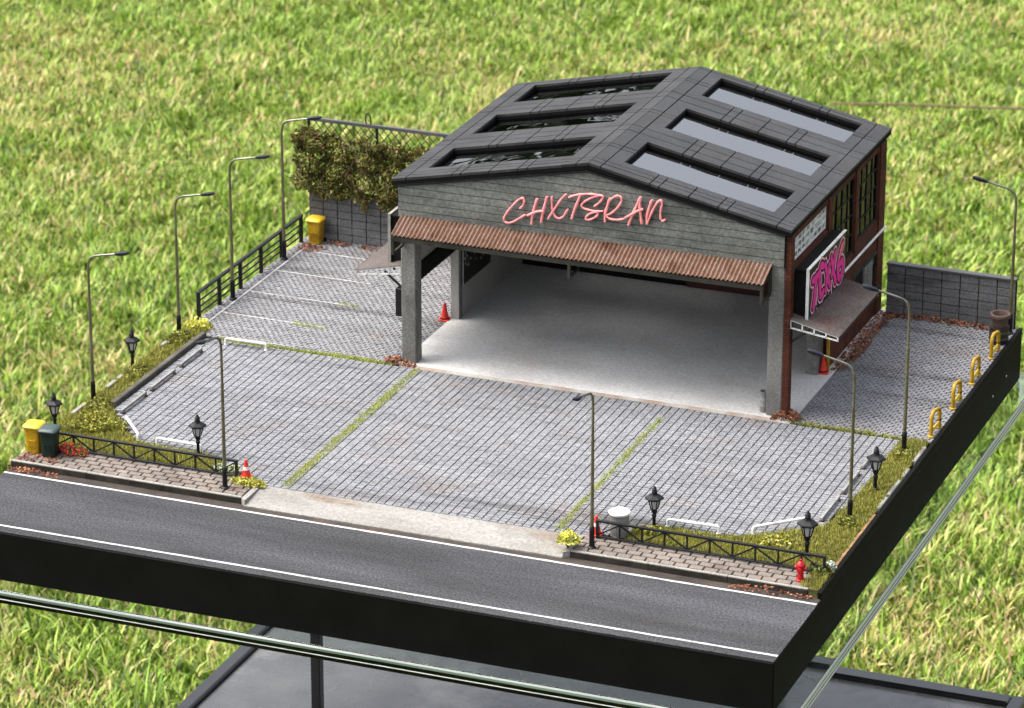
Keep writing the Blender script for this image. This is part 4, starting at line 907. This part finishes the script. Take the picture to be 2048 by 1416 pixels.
t = MB(); t.add([(.262, -.010, 1.1735), (.262, .010, 1.1735), (.318, .011, 1.1855), (.318, -.011, 1.1855), (.266, -.008, 1.170), (.266, .008, 1.170), (.314, .009, 1.182), (.314, -.009, 1.182)], [(0, 1, 2, 3), (7, 6, 5, 4), (0, 4, 5, 1), (1, 5, 6, 2), (2, 6, 7, 3), (3, 7, 4, 0)]); obj('lens', t, 'lens', hd)
SL = Kind(sl)
for lab, px, py, rz, sc in (('tall curved street lamp nearest the road on the left grass verge', .035, 2.24, 0, 1.0),
    ('tall curved street lamp beside the front end of the left railing', .02, 3.70, 0, .985), ('tall curved street lamp at the middle of the left railing', .078, 4.54, 0, 1.02),
    ('tall curved street lamp by the back end of the left railing near the vine', .072, 5.52, 0, 1.035), ('tall curved street lamp on the left sidewalk beside the striped cone', 1.625, 1.135, -1.62, 1.0),
    ('tall curved street lamp on the right sidewalk by the yellow bush', 4.35, 1.125, -1.60, 1.0), ('tall curved street lamp on the right verge nearer the road', 5.828, 2.20, 3.12, 1.0),
    ('tall curved street lamp on the right verge by the grass joint', 5.838, 3.49, 3.16, 1.02), ('tall curved street lamp at the back right corner behind the barrels', 5.935, 6.06, 3.14, 1.02)):
    SL.put(lab, (px, py, ZY), rz, scale=sc)

# ------------------------------------------------------------------ lantern posts
lp = thing('lantern_post', '', 'lantern', group='short black lantern posts')
t = MB(); t.lathe([(.020, -.01), (.020, .012), (.0125, .018), (.0115, .085), (.0165, .092), (.0165, .105), (.0125, .110), (.0125, .118), (.019, .124), (.022, .140), (.024, .150)], (0, 0, 0), 12); obj('post', t, 'black_paint', lp, smooth=True)
t = MB()
for k in range(6):
    a = math.pi/3*k+.26; ca, sa = math.cos(a), math.sin(a)
    t.tube([(.024*ca, .024*sa, .148), (.043*ca, .043*sa, .222)], .0042, 5)
obj('lantern_frame', t, 'black_paint', lp)
t = MB(); t.lathe([(.021, .151), (.039, .221)], (0, 0, 0), 6, .26); obj('glass', t, 'lantern_glass', lp)
t = MB(); t.lathe([(.048, .217), (.064, .222), (.066, .230), (.062, .236), (.036, .249), (.025, .252), (.022, .256), (.022, .262), (.016, .265)], (0, 0, 0), 6, .26); rf = obj('lantern_roof', t, 'black_paint', lp)
t = MB(); t.lathe([(.017, .263), (.020, .270), (.019, .280), (.014, .285), (.018, .289), (.016, .296), (.010, .300), (.010, .305), (.004, .314), (.001, .317)], (0, 0, 0), 10); obj('finial', t, 'black_paint', rf, smooth=True)
LP = Kind(lp)
for lab, px, py, sc in (('short black lantern on the left verge farthest from the road', .010, 2.93, .97), ('short black lantern right behind the two bins', .055, 1.60, .97),
    ('short black lantern beside the left truss rail', 1.195, 1.60, .98), ('short black lantern next to the white dustbin', 4.635, 1.57, 1.0),
    ('short black lantern halfway up the right verge', 5.842, 2.76, 1.05), ('short black lantern right behind the red hydrant', 5.745, 1.49, 1.1)):
    LP.put(lab, (px, py, ZY+.004), random.uniform(-.2, .2), scale=sc)

# ------------------------------------------------------------------ railings
rl = thing('side_railing', 'black four bar railing along the left edge of the parking yard', 'railing', (.03, 4.98, ZY))
Y = [4.03, 4.40, 4.785, 5.17, 5.56, 5.945]
for yy in Y:
    t = MB(); t.box(-.013, .013, yy-4.98-.013, yy-4.98+.013, -.004, .218, .002); obj('post', t, 'black_paint', rl)
for k, zb in enumerate((.055, .105, .155)):
    t = MB()
    for a, b in zip(Y[:-1], Y[1:]): t.tube([(0, a-4.98+.0125, zb), (0, b-4.98-.0125, zb)], .0065, 6)
    obj('bar', t, 'black_paint', rl)
t = MB(); t.box(-.016, .016, Y[0]-4.98-.015, Y[-1]-4.98+.015, .2185, .236, .003); obj('top_rail', t, 'black_paint', rl)

def truss_rail(label, x0, x1, y, n, broken=False):
    L_ = x1-x0; s = thing('truss_railing', label, 'railing', ((x0+x1)/2, y, ZW), group=None)
    H0, H1 = .020, .118; hw = L_/2; xs = [-hw+L_*i/n for i in range(n+1)]
    t = MB(); t.box(-hw-.010, hw+.010, -.009, .009, H1, H1+.017, .002); obj('top_rail', t, 'black_paint', s)
    t = MB(); t.box(-hw-.010, hw+.010, -.008, .008, H0-.012, H0, .002); obj('bottom_rail', t, 'black_paint', s)
    for i, x in enumerate(xs):
        w = .009 if i in (0, n) else .006
        t = MB(); t.box(x-w, x+w, -w, w, H0+.0005 if i not in (0, n) else -.004, H1-.0005, .001); obj('upright', t, 'black_paint', s)
    for i in range(n):
        a, b = (xs[i]+.006, xs[i+1]-.006); p, q = ((a, 0, H0+.004), (b, 0, H1-.004)) if i % 2 == 0 else ((a, 0, H1-.004), (b, 0, H0+.004))
        t = MB(); t.bar(p, q, .009, .009, (0, 1, 0)); obj('diagonal', t, 'black_paint', s)
    return s
truss_rail('low black truss railing on the left sidewalk behind the red flowers', .19, 1.625, 1.325, 9)
truss_rail('low black truss railing on the right sidewalk between dustbin and hydrant', 4.33, 5.93, 1.285, 10)

# low white hoops guarding the edge of the forecourt
hp = {}
def hoop(label, x0, y0, x1, y1, m='white_paint'):
    p, q = Vector((x0, y0, 0)), Vector((x1, y1, 0)); L_ = (q-p).length
    s = thing('low_barrier', label, 'barrier', ((x0+x1)/2, (y0+y1)/2, ZY), math.atan2(y1-y0, x1-x0), 'low tube and bar barriers')
    h = L_/2; r = .0105
    if m == 'bar':
        t = MB(); t.box(-h, h, -.010, .010, .012, .034, .002); obj('stop_bar', t, 'bar_grey', s)
        for e in (-h+.02, h-.02):
            t = MB(); t.box(e-.012, e+.012, -.016, .016, -.002, .0118); obj('foot', t, 'rust_foot', s)
        return
    t = MB(); t.tube([(-h, 0, .0), (-h, 0, .038), (-h+.003, 0, .046), (-h+.011, 0, .051), (h-.011, 0, .051), (h-.003, 0, .046), (h, 0, .038), (h, 0, .0)], r, 8); obj('hoop', t, m, s, smooth=True)
    for e in (-h, h):
        t = MB(); t.lathe([(.016, -.002), (.016, .004), (.010, .006)], (e, 0, 0), 10); obj('foot', t, m, s)
hoop('white tube barrier on the grass joint at the back of the left forecourt', .447, 3.635, .780, 3.640)
hoop('farthest of the three low grey bars along the left kerb', .338, 3.07, .338, 3.436, 'bar'); hoop('middle one of the three low grey bars along the left kerb', .342, 2.566, .342, 2.965, 'bar')
hoop('nearest of the three low grey bars along the left kerb', .342, 2.084, .342, 2.482, 'bar'); hoop('slanted white tube barrier at the left corner of the forecourt', .449, 1.945, .675, 1.69)
hoop('white tube barrier beside the lantern behind the left truss rail', .837, 1.668, 1.187, 1.66); hoop('white tube barrier by the moss behind the right truss rail', 4.705, 1.655, 5.065, 1.668)
hoop('slanted white tube barrier at the right corner of the forecourt', 5.285, 1.745, 5.580, 2.03); hoop('nearest of the three low grey bars along the right verge', 5.655, 2.10, 5.655, 2.52, 'bar')
hoop('middle one of the three low grey bars along the right verge', 5.655, 2.60, 5.655, 2.99, 'bar'); hoop('farthest of the three low grey bars along the right verge', 5.655, 3.08, 5.655, 3.45, 'bar')

# yellow hoops by the right edge
yh = thing('hoop_stand', '', 'hoop', group='yellow steel hoops along the right edge')
p = [(0, -.095, .0), (0, -.095, .125), (0, -.090, .150), (0, -.072, .172), (0, -.045, .180), (0, .010, .170), (0, .060, .160), (0, .082, .150), (0, .092, .128), (0, .095, 0)]
t = MB(); t.tube(p, .0145, 10); obj('hoop', t, 'yellow', yh, smooth=True)
for e in (-.095, .095):
    t = MB(); t.lathe([(.026, -.002), (.026, .007), (.018, .012)], (0, e, 0), 12); obj('foot_plate', t, 'yellow', yh)
t = MB(); t.tube([(0, -.082, .034), (0, .082, .034)], .010, 8); t.tube([(0, -.082, .050), (0, .082, .050)], .006, 8); obj('cross_bar', t, 'yellow_lid', yh, smooth=True)
t = MB(); t.lathe([(.0158, .058), (.0158, .070)], (0, .095, 0), 12); obj('black_band', t, 'black_paint', yh)
YH = Kind(yh)
for lab, py in (('yellow hoop on the right edge nearest the grass verge', 3.94), ('second yellow hoop from the grass verge on the right edge', 4.51), ('third yellow hoop from the grass verge on the right edge', 5.035), ('yellow hoop on the right edge in front of the barrels', 5.59)):
    YH.put(lab, (5.940, py, ZY), random.uniform(-.06, .06))

# ------------------------------------------------------------------ bins, can, cones, hydrant, barrels
def rrect(w, d, r, z, n=3):
    out = []
    for cx, cy, a0 in ((w/2-r, d/2-r, 0), (-w/2+r, d/2-r, 90), (-w/2+r, -d/2+r, 180), (w/2-r, -d/2+r, 270)):
        for k in range(n+1): a = math.radians(a0+90*k/n); out.append((cx+r*math.cos(a), cy+r*math.sin(a), z))
    return out
def loft(t, rings):
    n = len(rings[0]); V = [p for r in rings for p in r]
    return t.add(V, [(i*n+k, i*n+(k+1) % n, (i+1)*n+(k+1) % n, (i+1)*n+k) for i in range(len(rings)-1) for k in range(n)]+[tuple(range(n))[::-1], tuple(range((len(rings)-1)*n, len(rings)*n))])
def wheelie(label, loc, body, lid, rz=0.0):
    s = thing('wheelie_bin', label, 'bin', loc, rz, 'wheeled bins')
    t = MB(); loft(t, [rrect(.098, .100, .016, .004), rrect(.102, .104, .017, .06), rrect(.114, .118, .019, .180), rrect(.126, .130, .020, .182), rrect(.126, .130, .020, .194)]); obj('bin_body', t, body, s, smooth=True)
    t = MB(); loft(t, [rrect(.134, .140, .022, .1945), rrect(.138, .144, .024, .203), rrect(.124, .130, .024, .214), rrect(.085, .09, .022, .220)]); l = obj('lid', t, lid, s, smooth=True)
    t = MB(); t.tube([(-.045, .072, .198), (-.045, .084, .202), (.045, .084, .202), (.045, .072, .198)], .005, 6); obj('handle', t, body, l)
    for e in (-.055, .055):
        t = MB(); t.tube([(e-.008, .050, .016), (e+.008, .050, .016)], .018, 12); obj('wheel', t, 'black_dull', s)
    t = MB()
    for zz in (.05, .065, .08, .095): t.box(-.03, .03, -.0575-(zz-.05)*.06, -.052, zz, zz+.006)
    obj('ribs', t, body, s)
wheelie('yellow wheeled bin at the left end of the sidewalk', (.088, 1.235, ZW), 'yellow', 'yellow_lid', .06)
wheelie('dark green wheeled bin next to the yellow one on the sidewalk', (.226, 1.205, ZW), 'green_bin', 'green_lid', .10)
wheelie('yellow wheeled bin in the back corner against the slab wall', (.145, 5.985, ZY), 'yellow', 'yellow_lid', -.03)

dc = thing('dustbin', 'white ribbed dustbin with domed lid behind the right truss rail', 'dustbin', (4.452, 1.385, ZW))
t = MB(); t.lathe([(.056, 0), (.060, .004), (.058, .012), (.064, .150), (.068, .155), (.068, .162)], (0, 0, 0), 44, 0, .045); obj('can_body', t, 'galv_grey', dc)
t = MB(); t.lathe([(.074, .1625), (.076, .168), (.074, .176), (.055, .186), (.025, .192), (.004, .194)], (0, 0, 0), 28); l = obj('lid', t, 'white_paint', dc, smooth=True)
t = MB(); t.tube(smooth_path([(-.018, 0, .189), (-.014, 0, .205), (0, 0, .209), (.014, 0, .205), (.018, 0, .189)], 3), .004, 6); obj('handle', t, 'galv', l, smooth=True)
cb = thing('ash_bin', 'narrow grey metal bin against the right front column', 'bin', (4.677, 3.845, .056))
t = MB(); t.lathe([(.030, 0), (.032, .004), (.032, .045), (.0335, .048), (.032, .051), (.032, .095), (.0335, .098), (.032, .101), (.032, .150), (.034, .154), (.034, .160), (.029, .160), (.028, .02)], (0, 0, 0), 20); obj('bin_shell', t, 'galv_grey', cb, smooth=True)
t = MB(); t.lathe([(.0275, .10), (.0275, .104)], (0, 0, 0), 20); obj('bin_liner', t, 'black_dull', cb)

def cone(label, loc, band, rz):
    s = thing('traffic_cone', label, 'cone', loc, rz, 'red traffic cones')
    t = MB(); loft(t, [rrect(.088, .088, .014, 0), rrect(.088, .088, .014, .008), rrect(.080, .080, .013, .011)]); obj('cone_foot', t, 'cone_red', s)
    t = MB(); t.lathe([(.035, .0112), (.031, .022), (.0105, .128), (.0095, .136), (.007, .138)], (0, 0, 0), 20); b = obj('cone_body', t, 'cone_red', s, smooth=True)
    if band:
        t = MB(); t.lathe([(.0232, .066), (.0186, .089)], (0, 0, 0), 20); obj('white_band', t, 'white_paint', b, smooth=True)
    else:
        t = MB(); t.lathe([(.0365, .0114), (.0335, .020)], (0, 0, 0), 20); obj('black_ring', t, 'black_dull', b, smooth=True)
cone('plain red cone by the pier of the left doorway', (1.795, 4.735, ZY+.002), False, .1)
cone('plain red cone by the inner column of the right doorway', (4.850, 4.735, .057), False, .2)
cone('red cone with white band standing in the yellow weeds', (1.690, 1.345, ZW), True, .3)
cone('red cone with white band half hidden behind a lamp post', (4.305, 1.335, ZW), True, .1)

hy = thing('fire_hydrant', 'small red fire hydrant at the right end of the sidewalk', 'hydrant', (5.815, 1.130, ZW))
t = MB(); t.lathe([(.030, 0), (.030, .010), (.022, .014), (.020, .060), (.021, .072), (.030, .076), (.030, .084), (.022, .088), (.022, .106), (.031, .110), (.031, .118), (.025, .126), (.018, .138), (.012, .142)], (0, 0, 0), 18); b = obj('hydrant_body', t, 'hydrant', hy, smooth=True)
t = MB(); t.lathe([(.008, .141), (.008, .154), (.004, .157)], (0, 0, 0), 6); obj('cap_nut', t, 'hydrant', b)
for sx in (-1, 1):
    t = MB(); t.lathe([(.011, 0), (.011, .012), (.014, .013), (.014, .022), (.006, .024)], (0, 0, 0), 12); obj('outlet', t, 'hydrant', hy, loc=(sx*.018, 0, .094), rot=(0, sx*math.pi/2, 0), smooth=True)
t = MB(); t.lathe([(.013, 0), (.013, .012), (.017, .013), (.017, .022), (.007, .024)], (0, 0, 0), 12); obj('outlet', t, 'hydrant', hy, loc=(0, -.018, .088), rot=(math.pi/2, 0, 0), smooth=True)

b1 = thing('barrel', 'lower black barrel of the stack in the back right corner', 'barrel', (5.905, 5.845, ZY))
t = MB(); t.lathe([(.060, 0), (.072, .004), (.074, .035), (.078, .040), (.074, .045), (.075, .085), (.079, .090), (.075, .095), (.074, .122), (.078, .126), (.078, .134), (.05, .135)], (0, 0, 0), 26); obj('barrel_shell', t, 'barrel', b1, smooth=True)
b2 = thing('barrel', 'open brown pot on top of the black barrel in the corner', 'pot', (5.908, 5.848, ZY+.1365))
t = MB(); t.lathe([(.045, 0), (.058, .003), (.060, .045), (.064, .062), (.078, .070), (.080, .078), (.078, .098), (.075, .101), (.062, .101), (.060, .098), (.052, .03), (.01, .028)], (0, 0, 0), 26); obj('pot_shell', t, 'barrel_brown', b2, smooth=True)
t = MB(); t.lathe([(.0525, .040), (.0525, .043)], (0, 0, 0), 20); obj('pot_dark_filling', t, 'black_dull', b2)
b2.name = 'open_pot'

# ------------------------------------------------------------------ verges, moss, shrubs, leaves
def verge_ground(name, poly, label):
    t = MB(); t.prism(poly, 'z', .031, .056); o = tag(obj(name, t, 'soil'), kind='structure'); return o
VL = [(.004, 1.37), (1.585, 1.37), (1.46, 1.50), (1.30, 1.615), (.70, 1.635), (.50, 1.80), (.235, 2.15), (.190, 2.24), (.190, 3.93), (.004, 3.97)]
VR = [(4.50, 1.335), (5.945, 1.335), (5.945, 3.735), (5.76, 3.735), (5.76, 2.62), (5.72, 2.05), (5.42, 1.78), (5.20, 1.64), (4.68, 1.60), (4.54, 1.50)]
VC = [(5.84, 1.05), (5.969, 1.05), (5.969, 1.33), (5.87, 1.33)]
verge_ground('left_verge', VL, ''); verge_ground('right_verge', VR, '')
t = MB(); t.prism([(5.902, 1.024), (5.970, 1.024), (5.970, 1.318), (5.902, 1.318)], 'z', -.003, .054); tag(obj('corner_verge', t, 'soil'), kind='structure')
def sample(poly, n):
    xs = [p[0] for p in poly]; ys = [p[1] for p in poly]; out = []
    while len(out) < n:
        p = (random.uniform(min(xs), max(xs)), random.uniform(min(ys), max(ys)))
        if inside(p, poly): out.append(p)
    return np.array(out)
OLIVE = [(0.27, 0.26, 0.024), (0.36, 0.34, 0.04), (0.12, 0.13, 0.014), (0.36, 0.35, 0.075), (0.065, 0.075, 0.010), (0.43, 0.41, 0.14)]
LIME = [(0.30, 0.36, 0.05), (0.38, 0.42, 0.08), (0.24, 0.28, 0.04), (0.45, 0.45, 0.14)]
def static_grass(name, label, poly, density, z=.055, cols=OLIVE, lmin=.016, lmax=.040, wmin=.0032, jitter=.012, lean=(.2, 1.1)):
    xs = [p[0] for p in poly]; ys = [p[1] for p in poly]
    A = abs(sum(poly[i][0]*poly[(i+1) % len(poly)][1]-poly[(i+1) % len(poly)][0]*poly[i][1] for i in range(len(poly))))/2
    n = int(A*density); P = sample(poly, n)+rng.normal(0, jitter, (n, 2))
    clump = np.sin(P[:, 0]*31+np.sin(P[:, 1]*17)*2)*np.sin(P[:, 1]*27+np.sin(P[:, 0]*23)*2)
    ln = rng.uniform(lmin, lmax, n)*(1+.35*clump)
    c = palette(n, cols, .25)*(1+.10*clump[:, None])
    me = blades(name, np.concatenate([P, np.full((n, 1), z-.004)], 1), ln, rng.uniform(wmin, wmin*2, n), rng.uniform(*lean, n), rng.uniform(0, 6.283, n), c, M['grass'], .5, 2)
    return tag(link(name, me), label, 'grass', kind='stuff')
static_grass('verge_grass', 'olive model grass covering the left verge', VL, 26000)
static_grass('verge_grass', 'olive model grass covering the right verge', VR, 26000)
static_grass('verge_grass', 'olive model grass in the corner beside the hydrant', VC, 26000)
def strip(x0, y0, x1, y1, w):
    d = Vector((x1-x0, y1-y0)).normalized(); n = Vector((-d.y, d.x)); k = 14; L1, L2 = [], []
    for i in range(k+1):
        p = Vector((x0+(x1-x0)*i/k, y0+(y1-y0)*i/k)); a = w*random.uniform(.45, 1.15)/2; L1.append(tuple(p+n*a)); L2.append(tuple(p-n*a))
    return L1+L2[::-1]
MOSS = dict(z=.047, cols=LIME, lmin=.012, lmax=.030, jitter=.010, lean=(.3, 1.4))
static_grass('joint_moss', 'lime moss in the long joint left of the drive', strip(2.0, 1.33, 2.005, 3.69, .065), 24000, **MOSS)
static_grass('joint_moss', 'lime moss in the long joint right of the drive', strip(4.03, 1.34, 4.015, 3.45, .05), 20000, **MOSS)
static_grass('joint_moss', 'grassy joint behind the left forecourt', strip(.34, 3.715, 1.80, 3.722, .065), 24000, **MOSS)
static_grass('joint_moss', 'grassy joint behind the right forecourt', strip(4.90, 3.735, 5.74, 3.735, .065), 26000, **{**MOSS, 'cols': LIME+OLIVE})
static_grass('joint_moss', 'moss patch at the end of the nearest parking line', strip(.73, 4.225, 1.02, 4.215, .05), 20000, **MOSS)
static_grass('joint_moss', 'moss patch at the end of the second parking line', strip(.88, 4.75, 1.06, 4.745, .045), 20000, **MOSS)

def shrub(label, c, r, n, cols, size, cat='shrub', stem=None, name='shrub', flat=.2):
    s = thing(name, label, cat, c)
    d = rng.normal(size=(n, 3)); d /= np.linalg.norm(d, axis=1, keepdims=True); d[:, 2] = np.abs(d[:, 2])
    lump = 1+.22*np.sin(d[:, 0]*7+c[0]*9)*np.sin(d[:, 1]*8+c[1]*5)+.15*np.sin(d[:, 2]*11)
    P = d*np.array(r)*(rng.random((n, 1))**.45)*lump[:, None]
    P[:, 2] += .004+(stem or 0)
    tag(link('foliage', leafcloud('foliage', P, rng.uniform(size*.6, size*1.3, n), palette(n, cols, .3), M['leaf'], flat=flat), s), kind='stuff')
    t = MB(); h = (stem or 0)+r[2]*.8
    for k in range(3): t.tube([(random.uniform(-.008, .008), random.uniform(-.008, .008), -.01), (random.uniform(-.3, .3)*r[0], random.uniform(-.3, .3)*r[1], h)], [.006, .002], 5)
    obj('stem', t, 'twig', s)
    return s
YEL = [(0.50, 0.50, 0.06), (0.60, 0.58, 0.10), (0.36, 0.40, 0.05), (0.66, 0.62, 0.20)]
DOL = [(0.125, 0.135, 0.016), (0.19, 0.195, 0.025), (0.065, 0.072, 0.010), (0.26, 0.25, 0.045)]
shrub('bright yellow green bush at the left tip of the right sidewalk', (4.205, 1.065, ZW-.01), (.070, .070, .068), 800, YEL, .018, stem=.05)
shrub('yellow green weeds around the striped cone on the sidewalk', (1.745, 1.262, ZW-.004), (.125, .055, .035), 700, [(0.42, 0.40, 0.06), (0.30, 0.31, 0.04), (0.50, 0.48, 0.12)], .018)
shrub('yellow bush at the front foot of the left railing', (.085, 3.88, ZY), (.105, .10, .055), 800, YEL, .018)
shrub('olive shrub at the foot of the verge lamp behind the lantern', (.085, 3.56, .05), (.10, .14, .06), 900, DOL, .016)
shrub('olive shrub at the foot of the farthest left lantern', (.085, 2.80, .05), (.09, .16, .045), 900, DOL, .016)
shrub('olive shrub around the foot of the nearest left verge lamp', (.13, 2.13, .05), (.10, .14, .055), 900, DOL, .016)
shrub('large olive shrub in the left front corner of the verge', (.30, 1.78, .05), (.20, .17, .075), 1900, DOL+OLIVE[:2], .016)
shrub('olive shrub below the lantern beside the dustbin', (4.66, 1.475, .05), (.13, .07, .05), 900, DOL+OLIVE[:2], .016)
shrub('olive shrub where the slanted right barrier ends', (5.48, 1.62, .05), (.14, .10, .055), 1000, OLIVE, .016)
shrub('olive shrub at the foot of the nearer right verge lamp', (5.83, 2.12, .05), (.085, .09, .045), 700, DOL, .016)
shrub('olive shrub at the foot of the farther right verge lamp', (5.85, 3.44, .05), (.075, .085, .040), 600, DOL, .016)
shrub('dark green shrub beside the hydrant under the truss rail', (5.90, 1.30, .05), (.075, .07, .06), 700, [(0.05, 0.075, 0.015), (0.09, 0.11, 0.02), (0.15, 0.15, 0.03)], .016)
def flowers(label, c, r, n, fcol, leafcol):
    s = shrub(label, c, r, 420, leafcol, .016, 'flowers', name='flower_clump')
    d = rng.normal(size=(n, 3)); d /= np.linalg.norm(d, axis=1, keepdims=True); d[:, 2] = np.abs(d[:, 2]); d[:, 1] = -np.abs(d[:, 1])
    P = d*np.array(r)*1.08; P[:, 2] += .006
    tag(link('blossom', leafcloud('blossom', P, rng.uniform(.012, .020, n), palette(n, fcol, .2), M['leaf'], fold=.8, long=1.1), s), kind='stuff')
GRN = [(0.06, 0.11, 0.025), (0.10, 0.16, 0.04), (0.14, 0.19, 0.06)]
flowers('red flowers at the left end of the truss rail beside the bins', (.365, 1.290, ZW), (.105, .055, .07), 150, [(0.62, 0.05, 0.035), (0.70, 0.10, 0.06), (0.50, 0.03, 0.03)], GRN)
flowers('white flowers at the right end of the right truss rail', (5.945, 1.38, .056), (.035, .045, .045), 80, [(0.75, 0.75, 0.70), (0.65, 0.66, 0.60)], GRN)
flowers('white flowers behind the right end of the left truss rail', (1.52, 1.41, .052), (.10, .035, .045), 90, [(0.70, 0.72, 0.64), (0.6, 0.62, 0.5)], [(0.18, 0.25, 0.06), (0.25, 0.30, 0.10)])

LEAF = [(0.22, 0.075, 0.032), (0.30, 0.115, 0.05), (0.15, 0.05, 0.024), (0.38, 0.18, 0.095), (0.10, 0.035, 0.02), (0.26, 0.085, 0.045)]
def litter(label, poly, n, z, heap=.008, size=.020):
    P = sample(poly, n); c = P.mean(0); e = np.abs(P-c).max(0)+1e-6
    k = np.clip(1-np.linalg.norm((P-c)/e, axis=1), 0, 1)
    Z = z+.004+rng.random(n)*heap*(.35+1.6*k)
    me = leafcloud('fallen_leaves', np.concatenate([P, Z[:, None]], 1), rng.uniform(size*.6, size*1.2, n), palette(n, LEAF, .3), M['leaf'], flat=.72, fold=.5, long=1.25)
    tag(link('fallen_leaves', me), label, 'leaves', kind='stuff')
litter('fallen leaves on the sidewalk in front of the bins', [(.03, 1.05), (.33, 1.06), (.34, 1.14), (.05, 1.2)], 70, ZW)
litter('fallen leaves in the gutter below the bins', [(.01, .95), (.42, .945), (.40, 1.015), (.01, 1.015)], 90, .002, .02)
litter('fallen leaves at the foot of the left front column', [(1.70, 3.73), (1.84, 3.712), (1.97, 3.712), (1.955, 3.775), (1.83, 3.78), (1.80, 3.86), (1.72, 3.83)], 170, .050, .03)
litter('fallen leaves at the foot of the right front column', [(4.76, 3.716), (4.95, 3.735), (4.99, 3.80), (4.89, 3.89), (4.87, 3.775), (4.76, 3.775)], 220, .052, .045)
litter('fallen leaves along the brick wall of the side yard', [(4.876, 4.80), (4.97, 4.82), (5.02, 5.2), (5.0, 5.6), (5.01, 6.1), (4.876, 6.14)], 620, .050, .03, .022)
litter('fallen leaves along the slab wall of the side yard', [(4.93, 6.03), (5.25, 6.07), (5.6, 6.06), (5.88, 6.05), (5.9, 6.14), (4.93, 6.14)], 380, .048, .02, .022)
litter('fallen leaves in front of the yellow bin in the back corner', [(.06, 5.78), (.2, 5.74), (.30, 5.86), (.24, 5.90), (.07, 5.88)], 110, .048, .02)
litter('fallen leaves at the slab wall beside the back corner bin', [(.24, 5.98), (.42, 5.97), (.44, 6.05), (.25, 6.05)], 60, .048, .015)
litter('fallen leaves at the slab wall left of the garage', [(.50, 5.97), (.82, 5.94), (1.0, 6.0), (.96, 6.05), (.52, 6.05)], 110, .048, .018)
litter('fallen leaves in the right gutter near the hydrant', [(5.36, .945), (5.93, .945), (5.93, 1.01), (5.40, 1.01)], 90, .002, .025)
